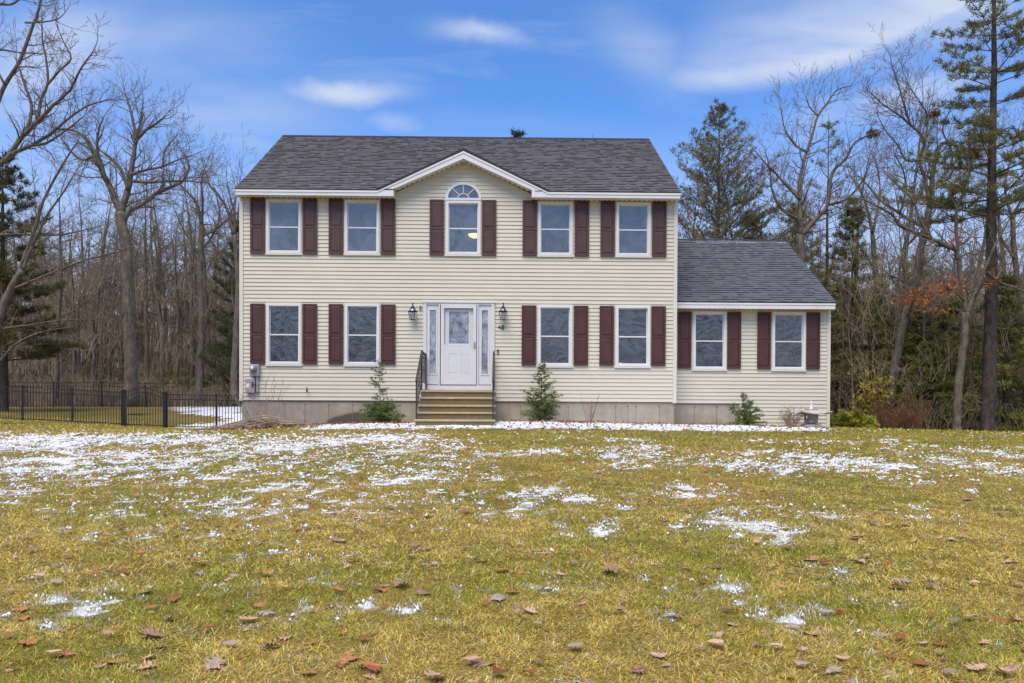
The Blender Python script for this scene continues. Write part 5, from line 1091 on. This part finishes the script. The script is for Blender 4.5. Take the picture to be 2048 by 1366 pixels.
stems_bush('dry_grass_tuft', 'thin tan grass stalks at the corner between house and wing', 1342, 20.3, 14, .45, .6, 'straw', 10, rr0=.003, fork=0)
rng = random.Random(3); m = MB()                                    # brush pile
bx_ = WX(530, 19.3, 850); bz = gz1(bx_, 19.3)
for i in range(210):
    f = rng.gauss(0, .42); a = rng.gauss(.25 if f > 0 else -.1, .28); L = rng.uniform(.3, .95); c = Vector((f*1.05, rng.gauss(0, .22), .02+max(0, .30-abs(f)*.26)*rng.random())); d = Vector((math.cos(a), math.sin(a)*.5, -.16*(1 if f > 0 else -1)+rng.gauss(0, .08))); p, q = c-d*L/2, c+d*L/2
    for v_ in (p, q): v_.z = max(v_.z, gz1(bx_+v_.x, 19.3+v_.y)-bz+.01)
    k = (p+q)/2+Vector((0, 0, rng.uniform(0, .03))); r = rng.uniform(.005, .012); m.tube([p, k, q], [r, r, r*.6], 5)
o = m.build('brush_pile', M['straw'], loc=(bx_, 19.3, bz)); tag(o, 'pile of cut pale branches on red mulch at the left front corner of the house', 'brush pile')
m = MB(); bx2 = WX(672, 19.6, 850)
for i in range(26):
    a = rng.gauss(.15, .3); L = rng.uniform(.12, .45); c = Vector((rng.gauss(0, .28), rng.gauss(0, .08), .03)); d = Vector((math.cos(a), math.sin(a), rng.gauss(.1, .12))); m.tube([c-d*L/2, c+Vector((0,0,.02)), c+d*L/2], [.008,.008,.004], 5)
o = m.build('fallen_branches', M['twig'], loc=(bx2, 19.6, gz1(bx2, 19.6))); tag(o, 'few fallen branches at the edge of the snow, between the brush pile and the hemlock', 'branches')
# ================================================================== fence
def panel(name, p0, p1, hh, parent, o, n=None, arch=0, rails=(.06, .98, 1.14)):
    (x0, y0), (x1, y1) = p0, p1; z0, z1 = gz1(x0, y0), gz1(x1, y1); m = MB(); L = math.dist(p0, p1); n = n or max(2, int(round(L/.112)))
    pt = lambda f, h: Vector((x0+(x1-x0)*f-o.x, y0+(y1-y0)*f-o.y, z0+(z1-z0)*f+h-o.z))
    for r_ in rails:
        k = 10 if arch else 1
        for i in range(k):
            a, b = i/k, (i+1)/k; ha = arch*math.sin(math.pi*a) if r_ > .5 else 0; hb = arch*math.sin(math.pi*b) if r_ > .5 else 0; P0, P1 = pt(a, r_*hh+ha), pt(b, r_*hh+hb); t_ = (P1-P0).normalized()*.0; s_ = .013; dy = Vector((-(y1-y0), (x1-x0), 0)).normalized()*.013
            m.prism([P0-dy-Vector((0,0,s_)), P0+dy-Vector((0,0,s_)), P0+dy+Vector((0,0,s_)), P0-dy+Vector((0,0,s_))], P1-P0)
    for i in range(1, n):
        f = i/n; a, b = pt(f, .04), pt(f, 1.14*hh+(arch*math.sin(math.pi*f) if arch else 0)-.01); w = .0085; m.box(a.x-w, a.x+w, a.y-w, a.y+w, a.z, b.z)
    m.build(name, M['black_metal'], parent)
def fpost(p, hh, parent, o, w=.03):
    x, y = p; z = gz1(x, y); m = MB(); m.box(x-w-o.x, x+w-o.x, y-w-o.y, y+w-o.y, z-.1-o.z, z+hh-o.z); m.box(x-w-.006-o.x, x+w+.006-o.x, y-w-.006-o.y, y+w+.006-o.y, z+hh-o.z+.0005, z+hh+.02-o.z); m.build('fence_post', M['black_metal'], parent)
fy_ = 28.9; FH = 1.06
pp = [(WX(p, fy_, 850), fy_) for p in (-155, -55, 45, 145, 244)]; e = empty('metal_fence', (pp[2][0], fy_, gz1(*pp[2]))); tag(e, 'black metal picket fence left of the gate, running out of frame to the left', 'fence'); o = Vector(e.location)
for a, b in zip(pp, pp[1:]): panel('fence_panel', a, b, FH, e, o, 18)
for p in pp: fpost(p, FH*1.16+.02, e, o)
pp = [(WX(p, fy_, 850), fy_) for p in (334, 433, 487)]; e = empty('metal_fence', (pp[1][0], fy_, gz1(*pp[1]))); tag(e, 'short black metal picket fence between the gate and the house corner', 'fence'); o = Vector(e.location)
for a, b in zip(pp, pp[1:]): panel('fence_panel', a, b, FH, e, o)
for p in pp: fpost(p, FH*1.16+.02, e, o)
g0, g1_ = (WX(249, fy_, 850), fy_), (WX(330, fy_, 850), fy_); e = empty('garden_gate', (g0[0], fy_, gz1(*g0))); tag(e, 'arched black metal gate between two thick posts in the left fence', 'gate'); o = Vector(e.location)
panel('gate_panel', (g0[0]+.05, fy_), (g1_[0]-.05, fy_), FH, e, o, 14, arch=.20)
for p in (g0, g1_): fpost(p, FH*1.16+.06, e, o, .06)
pb_ = [(-34, 37.), (-29, 37.6), (-24, 38.6), (-20, 40), (-16.5, 42), (-13.8, 43.5), (-11, 44.5), (-8, 45)]; e = empty('metal_fence', (pb_[3][0], pb_[3][1], gz1(*pb_[3]))); tag(e, 'black metal picket fence along the back of the yard in front of the woods', 'fence'); o = Vector(e.location)
ex = [pb_[0]]
for a, b in zip(pb_, pb_[1:]):
    n = max(1, round(math.dist(a, b)/1.85))
    for i in range(1, n+1): ex.append((a[0]+(b[0]-a[0])*i/n, a[1]+(b[1]-a[1])*i/n))
for a, b in zip(ex, ex[1:]): panel('fence_panel', a, b, FH, e, o, 17)
for p in ex: fpost(p, FH*1.16+.02, e, o)
# ================================================================== ground
def axis(lo, hi, a, b, st, g=1.14):
    c = list(np.arange(a, b+1e-6, st)); s = st; x = a
    while x > lo: s *= g; x -= s; c.insert(0, max(x, lo))
    s = st; x = b
    while x < hi: s *= g; x += s; c.append(min(x, hi))
    return np.array(c)
xs = axis(-900, 900, -17, 16, .12); ys = axis(-300, 1500, 2.2, 30, .11)
X, Y = np.meshgrid(xs, ys); Z = GZ(X, Y); V = np.stack([X.ravel(), Y.ravel(), Z.ravel()], 1); nx, ny = len(xs), len(ys)
i = np.arange(nx-1)[None, :]+np.arange(ny-1)[:, None]*nx; Fq = np.stack([i, i+1, i+nx+1, i+nx], -1).reshape(-1, 4)
sc_ = snow_cov(X, Y).ravel(); li = litter_cov(X, Y).ravel()
mulch = lambda X, Y: np.clip((Y-19.2+.95*np.clip((-4.2-X)/1.6, 0, 1)+.25*fbm(X*1.5, Y*0, 4))/.15, 0, 1)*np.clip((X+7.3)/.3, 0, 1)*np.clip((-3.5-X)/.4, 0, 1)*(Y < 21)
mu = mulch(X, Y).ravel()
green = fbm(X*.55, Y*.55, 61, 3).ravel()
sc_ = (snow_q(X, Y)*2.2).ravel().clip(-1, 1)*.5+.5; cc = np.stack([sc_, li, mu], 1)
t = NT('lawn_ground'); at = t.n('ShaderNodeVertexColor'); at.layer_name = 'Col'; sp_ = t.n('ShaderNodeSeparateColor'); t.l(at.outputs[0], sp_.inputs[0])
v = t.coord(); big = t.noise(v, .55, 3); fine = t.noise(v, 26, 4, .65); mid = t.noise(v, 5, 4)
gcol = t.mix(t.ramp(big, [(.42, 0.), (.62, 1.)]), (.32,.23,.065), (.21,.185,.04)); gcol = t.mix(.85, gcol, t.ramp(fine, [(.3, .3), (.7, 1.1)]), 'MULTIPLY'); gcol = t.mix(t.ramp(mid, [(.55, 0.), (.75, .45)]), gcol, (.27,.19,.07))
lcol = t.ramp(fine, [(.3, (.05,.028,.017)), (.5, (.14,.075,.045)), (.7, (.22,.12,.075))]); lcol = t.mix(t.ramp(mid, [(.4, 0.), (.6, .5)]), lcol, (.06,.045,.028))
col = t.mix(sp_.outputs[1], gcol, lcol); col = t.mix(sp_.outputs[2], col, t.ramp(fine, [(.3, (.035,.012,.008)), (.5, (.13,.035,.02)), (.7, (.22,.08,.045))]))
sf = t.noise(t.coord((1, .8, 1)), 9, 6, .75); k = t.math('ADD', sp_.outputs[0], t.math('MULTIPLY_ADD', sf, .9, -.45)); k = t.ramp(k, [(.62, 0.), (.76, 1.)])
col = t.mix(k, col, (.76,.77,.79)); t.set(col, .95, .1); t.bump(t.math('ADD', fine, t.math('MULTIPLY', k, .6)), .7, .03)
o = mobj('lawn', np_mesh('lawn', V, Fq, 4, t.m, cc, smooth=True)); tag(o, kind='structure')
# ---- grass blades, matted winter turf
R = np.random.RandomState(99)
def grass_pts(y0, y1, dens):
    n = int(dens*.80*(y1*y1-y0*y0)*1.06); y = np.sqrt(R.rand(n)*(y1*y1-y0*y0)+y0*y0); x = (R.rand(n)*2-1)*.82*y+.0; return x, y
Vs = []; Fs = []; Cs = []; off = 0
STRAW = np.array([.95,.70,.14]); PALE = np.array([.98,.84,.44]); GREEN = np.array([.36,.40,.05]); OLIVE = np.array([.60,.48,.08]); BROWN = np.array([.30,.18,.07])
for (y0, y1, dens, L, w, two) in ((3.0, 5.2, 16500, .052, .0026, 1), (5.2, 8, 9000, .054, .0036, 1), (8, 12, 4600, .058, .0055, 0), (12, 17.8, 2000, .066, .0085, 0), (17.8, 30.5, 260, .10, .020, 0)):
    x, y = grass_pts(y0, y1, dens)
    cl = fbm(x*7, y*7, 71, 2); keep = R.rand(len(x)) < np.clip(.35+1.3*cl, .2, 1); x, y, cl = x[keep], y[keep], cl[keep]
    s = snow_q(x, y); keep = ((s < .02) | (R.rand(len(x)) < np.clip(.75-s*1.1, .06, .75))) & (litter_cov(x, y) < .5) & ~((y > 17.6) & (s > .25)) & ~((x > -7.2) & (x < 9) & (y > 20.5) & (y < 29)) & ~(mulch(x, y) > .4); x, y = x[keep], y[keep]; n = len(x)
    z = GZ(x, y)+.022*fbm(x*6, y*6, 12, 2)-.006
    g = fbm(x*.55, y*.55, 61, 3)*.6+fbm(x*2.1, y*2.1, 62, 3)*.4; pg = np.clip((g-.55)*4+.09, .05, .45); pg = np.where((y > 14.5) & (x > -1), np.maximum(pg, .35), pg)
    u = R.rand(n); C = np.where((u < pg)[:, None], GREEN, np.where((R.rand(n) < .48)[:, None], STRAW, np.where((R.rand(n) < .34)[:, None], PALE, np.where((R.rand(n) < .6)[:, None], OLIVE, BROWN)))); C = C*(.42+.80*R.rand(n, 1)**1.1); fr = (R.rand(n) < np.clip(s[keep][:, None][:, 0]*2.2+.25, 0, .55)); C[fr] = np.array([.80,.82,.86])*(.8+.2*R.rand(int(fr.sum()), 1))
    cx_, cy_ = np.floor(x*5+vn(x*3, y*3, 1)*2), np.floor(y*5+vn(x*3, y*3, 2)*2); a = hash2(cx_, cy_, 9)*6.28+R.normal(size=n)*1.5   # tufts lean together
    lean = np.clip(1.2+.3*R.normal(size=n)+np.where(u < pg, -.3, 0.05), .15, 1.5); l = L*.82*(.5+R.rand(n)); dx, dy, dz = np.cos(a)*np.sin(lean), np.sin(a)*np.sin(lean), np.clip(np.cos(lean), .10, 1)
    sa = a+math.pi/2+R.normal(size=n)*.7; ww = w*(.6+.8*R.rand(n)); sx_, sy_ = np.cos(sa)*ww/2, np.sin(sa)*ww/2; zz = z-.004
    b = np.stack([x, y, zz], 1); S_ = np.stack([sx_, sy_, np.zeros(n)], 1); D_ = np.stack([dx, dy, dz], 1)*l[:, None]; tip = b+D_; tip[:, 2] -= l*.25*np.sin(lean); tip[:, 2] = np.maximum(tip[:, 2], z+.004)
    if two:
        md = b+D_*.55; Vv = np.stack([b-S_, b+S_, md+S_*.8, md-S_*.8, tip], 1).reshape(-1, 3); j = np.arange(n)[:, None]*5+off; Fs.append(np.concatenate([j+[[0, 1, 2]], j+[[0, 2, 3]], j+[[3, 2, 4]]])); Cs.append(np.repeat(C, 5, 0)); off += 5*n
    else:
        Vv = np.stack([b-S_, b+S_, tip], 1).reshape(-1, 3); j = np.arange(n)[:, None]*3+off; Fs.append(j+[[0, 1, 2]]); Cs.append(np.repeat(C, 3, 0)); off += 3*n
    Vs.append(Vv)
o = mobj('grass', np_mesh('grass', np.concatenate(Vs), np.concatenate(Fs), 3, M['grass'], np.concatenate(Cs))); tag(o, 'matted yellow and green winter grass over the front lawn', 'grass', kind='stuff')
# ---- snow scraps lying on the grass
Vs = []; Fs = []; off = 0; K = 7
for (y0, y1, dens, sz) in ((3.2, 6, 900, .009), (6, 10, 700, .012), (10, 14, 420, .018), (14, 19, 300, .028)):
    x, y = grass_pts(y0, y1, dens); s = snow_q(x, y)
    keep = (s > np.where(y < 10, .14, .03)) & (R.rand(len(x)) < .3+s*2) & ~((x > sx0-.1) & (x < sx1+.1) & (y > 17.9)); x, y = x[keep], y[keep]; n = len(x); z = GZ(x, y)+.018+R.rand(n)*.016
    a0 = R.rand(n)*6.28; r = sz*(.35+1.0*R.rand(n)**2.2); el = .5+.5*R.rand(n)
    rim = []
    for k in range(K):
        a = k*2*math.pi/K; rr_ = r*(.55+.9*R.rand(n)); lx, ly = np.cos(a)*rr_, np.sin(a)*rr_*el; rim.append(np.stack([x+lx*np.cos(a0)-ly*np.sin(a0), y+lx*np.sin(a0)+ly*np.cos(a0), z-.012*R.rand(n)-.004], 1))
    top = np.stack([x, y, z+r*.35], 1); Vv = np.stack(rim+[top], 1).reshape(-1, 3); j = np.arange(n)[:, None]*(K+1)+off
    Fs.append(np.concatenate([j+[[k, (k+1) % K, K]] for k in range(K)])); off += n*(K+1); Vs.append(Vv)
me = np_mesh('snow', np.concatenate(Vs), np.concatenate(Fs), 3, M['snow'], smooth=True); o = mobj('snow', me); tag(o, 'thin melting snow scattered in patches over the lawn', 'snow', kind='stuff')
# ---- fallen oak leaves
def leaf_mesh(seed, broad=1.):
    rng = random.Random(seed); n = 15; L = .13; pts = []; V = []; Fq = []; C = []; curl = rng.uniform(-.5, .6); bend = rng.uniform(-.3, .35); tw = rng.uniform(-.3, .3)
    lob = [.015,.05,.21,.10,.27,.36,.11,.36,.48,.15,.36,.28,.10,.13,.0]
    for i in range(n):
        t_ = i/(n-1); y = t_*L; zc_ = bend*(t_-.5)**2*L*.8; 
        for s_ in (-1, -.5, 0, .5, 1):
            w = lob[i]*L*broad*(1+rng.uniform(-.15, .15)); x = s_*w; sweep = .10*L*abs(s_) if lob[i] > .2 else 0; V.append((x, y+sweep, .018+zc_+curl*x*x/L*1.5+tw*x*(t_-.5)+rng.gauss(0, .0015)+abs(s_)*.002*(i % 2)))
    for i in range(n-1):
        for k in range(4): a = i*5+k; Fq.append((a, a+1, a+6, a+5))
    b = len(V); V += [(-.0012, 0, .018+bend*.25*L*.8), (.0012, 0, .018+bend*.25*L*.8), (.0012, -.035, .022), (-.0012, -.035, .022)]; Fq.append((b, b+1, b+2, b+3))
    return np.array(V), np.array(Fq)
kinds = [('tan', (.58,.36,.25), 'pale tan dry oak leaf'), ('rust', (.34,.12,.045), 'rust brown curled oak leaf'), ('brown', (.33,.19,.13), 'dull brown oak leaf'), ('grey', (.38,.30,.24), 'grey weathered oak leaf'), ('orange', (.48,.20,.08), 'orange brown oak leaf')]
lm = []
for ki, (kn, kc, kl) in enumerate(kinds):
    t = NT(kn+'_leaf_skin'); v = t.coord(); f = t.noise(v, 45, 4); c = t.ramp(f, [(.3, tuple(q*.7 for q in kc)), (.7, tuple(min(1, q*1.2) for q in kc))]); t.set(c, .65, .3); t.bump(f, .4, .002)
    for s in range(3):
        V, Fq = leaf_mesh(ki*10+s, .8+.25*s); lm.append((np_mesh('oak_leaf', V, Fq, 4, t.m, smooth=True), kl))
# leaves picked out in the photo (position, apparent width in photo px)
spots = [(590,1280,'t'),(1637,1277,'t'),(1075,1237,'t'),(1150,1217,'t'),(552,1235,'g'),(518,1247,'t'),(355,1240,'b'),(1440,1285,'t'),(1415,1280,'g'),(1780,1210,'b'),(1800,1220,'t'),(1900,1183,'t'),(1815,1172,'g'),(2015,1240,'t'),(1975,1240,'r'),(860,1133,'g'),(725,1125,'r'),(740,1130,'r'),(1330,1240,'b'),(1310,1236,'b'),(1480,1232,'r'),(1480,1262,'t'),(1540,1267,'g'),(1565,1259,'g'),(1215,1330,'g'),(1300,1318,'t'),(1650,1356,'g'),(1668,1325,'t'),(1770,1345,'g'),(1975,1340,'t'),(1990,1352,'t'),(1830,1325,'r'),(1800,1325,'r'),(1960,1300,'t'),(1865,1290,'r'),(1855,1295,'t'),(1780,1280,'g'),(425,1340,'o'),(440,1350,'t'),(410,1352,'g'),(270,1350,'t'),(220,1330,'t'),(205,1345,'o'),(155,1315,'o'),(280,1335,'t'),(765,1345,'o'),(760,1340,'r'),(750,1355,'t'),(680,1340,'r'),(635,1355,'o'),(885,1358,'t'),(990,1338,'b'),(680,1335,'o'),(575,1290,'r'),(600,1300,'o'),(560,1300,'b'),(740,1270,'b'),(690,1268,'o'),(330,1280,'b'),(20,1225,'o'),(50,1235,'o'),(30,1290,'o'),(10,1300,'o'),(348,1212,'r'),(305,1192,'b'),(270,1112,'o'),(195,1145,'r'),(210,1148,'b'),(400,1156,'g'),(370,1120,'b'),(470,1085,'r'),(465,1075,'r'),(515,1092,'b'),(510,1220,'o'),(690,1085,'t'),(680,1090,'b'),(790,1130,'t'),(830,1100,'b'),(840,1105,'b'),(930,1118,'t'),(950,1128,'b'),(868,1130,'t'),(785,1178,'t'),(820,1175,'b'),(768,1188,'o'),(860,1195,'b'),(1015,1145,'o'),(1000,1210,'g'),(620,1060,'b'),(585,1065,'r'),(860,950,'r'),(870,958,'o'),(890,942,'t'),(980,960,'t'),(770,1018,'r'),(920,1028,'r'),(845,1040,'b'),(850,990,'g'),(780,915,'b'),(930,900,'r'),(1045,990,'r'),(1060,1018,'r'),(1205,950,'b'),(1300,1003,'t'),(1325,1045,'b'),(1360,990,'r'),(1400,945,'r'),(1425,965,'r'),(1432,1010,'r'),(1475,978,'o'),(1508,992,'t'),(1520,982,'b'),(1450,995,'t'),(1410,1080,'t'),(1365,1142,'t'),(1415,1135,'b'),(1590,1153,'b'),(1580,1135,'t'),(1640,1125,'t'),(1730,1125,'t'),(1760,1130,'r'),(1700,1078,'b'),(1700,1080,'r'),(1757,1055,'b'),(1780,1023,'b'),(1815,1052,'b'),(1970,1000,'r'),(2005,1022,'b'),(1985,1030,'b'),(1940,1065,'r'),(1900,1080,'t'),(1880,1105,'t'),(2010,1130,'t'),(2030,1128,'b'),(1870,942,'r'),(1900,945,'b'),(1850,960,'o'),(1945,1003,'b'),(1215,1150,'b'),(1410,1170,'r'),(1035,1150,'o'),(1115,1150,'t'),(1205,1150,'b'),(1040,1188,'o'),(1235,1332,'g'),(1290,1345,'b'),(1720,972,'b'),(1790,958,'r'),(1650,963,'o')]
kidx = {'t': 0, 'r': 1, 'b': 2, 'g': 3, 'o': 4}; rg = random.Random(9); nl = 0
def place_leaf(x, y, ki, sc):
    global nl
    me, kl = lm[ki*3+rg.randrange(3)]; o = bpy.data.objects.new('oak_leaf', me); COL.objects.link(o); o.location = (x, y, gz1(x, y)-.004+.009*rg.random()); o.rotation_euler = (rg.gauss(.03, .10), rg.gauss(0, .12), rg.random()*6.28); o.scale = (sc,)*3
    tag(o, kl+' lying flat on the winter lawn', 'leaf', {0:'pale tan',1:'rust brown',2:'dull brown',3:'grey',4:'orange brown'}[ki]+' fallen oak leaves on the lawn'); nl += 1
for px, py, k in spots:
    x, y = ground_hit(px, py, 2.5, 24); place_leaf(x, y, kidx[k], rg.uniform(.6, 1.05))
for i in range(40):
    px, py = rg.uniform(0, 2048), 930+436*rg.random()**.9; x, y = ground_hit(px, py, 2.5, 24); place_leaf(x, y, rg.choice([0,1,2,2,1,4,3]), rg.uniform(.35, .7))
# bits of leaf and twig, too many to count
Vs = []; Fs = []; Cs = []; off = 0
for (y0, y1, dens) in ((3.2, 8, 16), (8, 20, 11), (20, 30, 4)):
    x, y = grass_pts(y0, y1, dens); f = fbm(x*.8, y*.8, 90, 3); keep = (R.rand(len(x)) < np.clip((f-.3)*2.5, .1, 1)) & ~((y > 20.3) & (y < 29) & (x > -7) & (x < 9)); x, y = x[keep], y[keep]; n = len(x); z = GZ(x, y)+.03
    r = .03*(.5+R.rand(n)); a0 = R.rand(n)*6.28; P4 = []
    for k in range(5): a = a0+k*1.2566; rr_ = r*(.5+.9*R.rand(n)); P4.append(np.stack([x+np.cos(a)*rr_, y+np.sin(a)*rr_*.7, z+R.rand(n)*.02], 1))
    Vs.append(np.stack(P4, 1).reshape(-1, 3)); j = np.arange(n)[:, None]*5+off; Fs.append(np.concatenate([j+[[0, 1, 2]], j+[[0, 2, 3]], j+[[0, 3, 4]]])); off += n*5
    pal = np.array([k[1] for k in kinds]); Cs.append(np.repeat(pal[R.randint(0, 5, n)]*(.6+.6*R.rand(n, 1)), 5, 0))
for y0, y1, x0, x1, n in ((38, 50, -36, -6, 9000), (26.8, 40, 8, 30, 5000), (18.3, 20.6, -7.2, -3.4, 1500), (17.2, 20.4, -4, 7.5, 900)):      # litter under the trees, bark chips in the bed
    x = x0+(x1-x0)*R.rand(n); y = y0+(y1-y0)*R.rand(n); k_ = ((litter_cov(x, y) > .3) | ((y < 21) & ((x > -3.5) | (mulch(x, y) > .4)))) & ~((x > sx0-.1) & (x < sx1+.1) & (y > 17.9) & (y < 21)); x, y = x[k_], y[k_]; n = len(x); z = GZ(x, y)+.03; r = (.06 if y0 > 21 else .025)*(.5+R.rand(n)); a0 = R.rand(n)*6.28; P4 = []
    for k in range(5): a = a0+k*1.2566; rr_ = r*(.5+.9*R.rand(n)); P4.append(np.stack([x+np.cos(a)*rr_, y+np.sin(a)*rr_*.7, z+R.rand(n)*.05], 1))
    Vs.append(np.stack(P4, 1).reshape(-1, 3)); j = np.arange(n)[:, None]*5+off; Fs.append(np.concatenate([j+[[0, 1, 2]], j+[[0, 2, 3]], j+[[0, 3, 4]]])); off += n*5
    pal = np.array([(.30,.13,.07), (.19,.085,.05), (.36,.20,.12)]); Cs.append(np.repeat(pal[R.randint(0, 3, n)]*(.6+.6*R.rand(n, 1)), 5, 0))
o = mobj('leaf_litter', np_mesh('leaf_litter', np.concatenate(Vs), np.concatenate(Fs), 3, M['leaf'], np.concatenate(Cs))); tag(o, 'small brown leaf scraps scattered over lawn and woodland floor', 'leaf litter', kind='stuff')
# ================================================================== sky and light
SUN_EL, SUN_AZ = math.radians(60), math.radians(200)
w = bpy.data.worlds.new('World'); SC.world = w; w.use_nodes = True; nt = w.node_tree; nt.nodes.clear()
N_ = lambda t_, **k: (lambda x: ([setattr(x, a, b) for a, b in k.items()], x)[1])(nt.nodes.new(t_))
out = N_('ShaderNodeOutputWorld'); bg = N_('ShaderNodeBackground'); nt.links.new(bg.outputs[0], out.inputs[0])
sky = N_('ShaderNodeTexSky', sky_type='NISHITA', sun_disc=False, sun_elevation=SUN_EL, sun_rotation=SUN_AZ, altitude=100, air_density=1.0, dust_density=.6, ozone_density=2.5)
class WN(NT):
    def __init__(s): s.t = nt
q = WN(); tcn = N_('ShaderNodeTexCoord'); sx = N_('ShaderNodeSeparateXYZ'); nt.links.new(tcn.outputs['Generated'], sx.inputs[0])
ay = q.math('MAXIMUM', q.math('ABSOLUTE', sx.outputs[1]), .08); U = q.math('DIVIDE', sx.outputs[0], ay); Vv = q.math('DIVIDE', sx.outputs[2], ay)
cmb = N_('ShaderNodeCombineXYZ'); nt.links.new(U, cmb.inputs[0]); nt.links.new(Vv, cmb.inputs[1])
warp = q.noise(cmb.outputs[0], 3.0, 6, .6)
def cloud(px, py, a, b, rot, amp):
    r = ray(px, py); cu, cv = r.x/r.y, r.z/r.y; c, s = math.cos(rot), math.sin(rot); a, b = a/F, b/F
    du = q.math('SUBTRACT', U, cu); dv = q.math('ADD', q.math('SUBTRACT', Vv, cv), q.math('MULTIPLY_ADD', warp, .10, -.05))
    e1 = q.math('MULTIPLY', q.math('ADD', q.math('MULTIPLY', du, c), q.math('MULTIPLY', dv, s)), 1/a); e2 = q.math('MULTIPLY', q.math('SUBTRACT', q.math('MULTIPLY', dv, c), q.math('MULTIPLY', du, s)), 1/b)
    d2 = q.math('ADD', q.math('MULTIPLY', e1, e1), q.math('MULTIPLY', e2, e2)); return q.math('MULTIPLY', q.math('POWER', 2.718, q.math('MULTIPLY', d2, -1)), amp)
cl = None
for c_ in [(690,183,110,24,-.02,.8),(960,62,85,20,-.05,.7),(790,250,60,20,-.25,.4),(1850,10,260,90,.3,.75),(1290,100,120,60,-.6,.35),(1830,190,200,40,.4,.55),(1650,250,120,40,.3,.35),(100,110,190,90,.3,.75),(60,230,160,60,0,.5),(220,40,120,30,.1,.3),(520,300,160,30,-.2,.3),(430,225,260,70,-.05,.40),(300,110,260,110,-.1,.35),(900,330,700,60,0,.25),(1000,250,500,30,0,.1)]:
    x = cloud(*c_); cl = x if cl is None else q.math('MAXIMUM', cl, x)
# the long cloud bank: crisp curved underside, fading upward
r0 = ray(1405, 192); du = q.math('SUBTRACT', U, r0.x/r0.y); ve = q.math('SUBTRACT', q.math('SUBTRACT', Vv, r0.z/r0.y), q.math('MULTIPLY', q.math('MULTIPLY', du, du), .00060*F)); ve = q.math('ADD', ve, q.math('MULTIPLY_ADD', warp, .022, -.011))
def sm(x, a, b):
    m_ = N_('ShaderNodeMapRange', interpolation_type='SMOOTHSTEP'); m_.inputs[1].default_value = a; m_.inputs[2].default_value = b; nt.links.new(x, m_.inputs[0]); return m_.outputs[0]
fall = q.math('DIVIDE', ve, q.math('MAXIMUM', q.math('MULTIPLY_ADD', du, .42, .045), .02)); bank = q.math('MULTIPLY', q.math('MULTIPLY', sm(ve, -.006, .028), q.math('POWER', 2.718, q.math('MULTIPLY', q.math('MAXIMUM', fall, 0), -1))), sm(du, -.13, .03)); cl = q.math('MAXIMUM', cl, q.math('MULTIPLY', bank, 1.25))
st = N_('ShaderNodeMapping'); st.inputs['Scale'].default_value = (1.4, 6, 1); st.inputs['Rotation'].default_value = (0, 0, -.15); nt.links.new(cmb.outputs[0], st.inputs[0])
wisp = q.noise(st.outputs[0], 3.2, 6, .55, .4); cl = q.math('MULTIPLY', cl, q.math('MULTIPLY_ADD', wisp, 1.9, .0), clamp=True)
hz = q.ramp(sx.outputs[2], [(.0, 1.), (.12, .95), (.22, .55), (.35, 0.)]); gen = q.math('MULTIPLY', q.ramp(wisp, [(.5, 0.), (.75, .30)]), 1); 
cl = q.math('MAXIMUM', cl, q.math('MULTIPLY', hz, .95)); cl = q.math('MAXIMUM', cl, gen)
tint = q.mix(1.0, sky.outputs[0], (1.1,1.72,2.5), 'MULTIPLY')
CLOUD = (7.0, 8.0, 10.2)
colr = q.mix(cl, tint, CLOUD); nt.links.new(colr, bg.inputs[0]); bg.inputs[1].default_value = .085
sd = bpy.data.lights.new('sun', 'SUN'); sd.energy = 4.0; sd.angle = math.radians(42); sd.color = (1, .87, .68); so = bpy.data.objects.new('sun', sd); COL.objects.link(so)
ax = Vector((math.sin(math.radians(200))*math.cos(SUN_EL), math.cos(math.radians(200))*math.cos(SUN_EL), math.sin(SUN_EL))); so.rotation_euler = ax.to_track_quat('Z', 'Y').to_euler(); so.location = (0, -10, 20)
SC.view_settings.view_transform = 'Standard'; SC.view_settings.look = 'None'; SC.view_settings.exposure = .06; SC.view_settings.gamma = 1; SC.view_settings.use_curve_mapping = False
SC.cycles.max_bounces = 6; SC.cycles.transparent_max_bounces = 12
print('leaves', nl, 'wins', [tuple(round(a, 2) for a in w_[:3]) for w_ in wins], 'SL', SL, WSL, 'ZB', ZB)
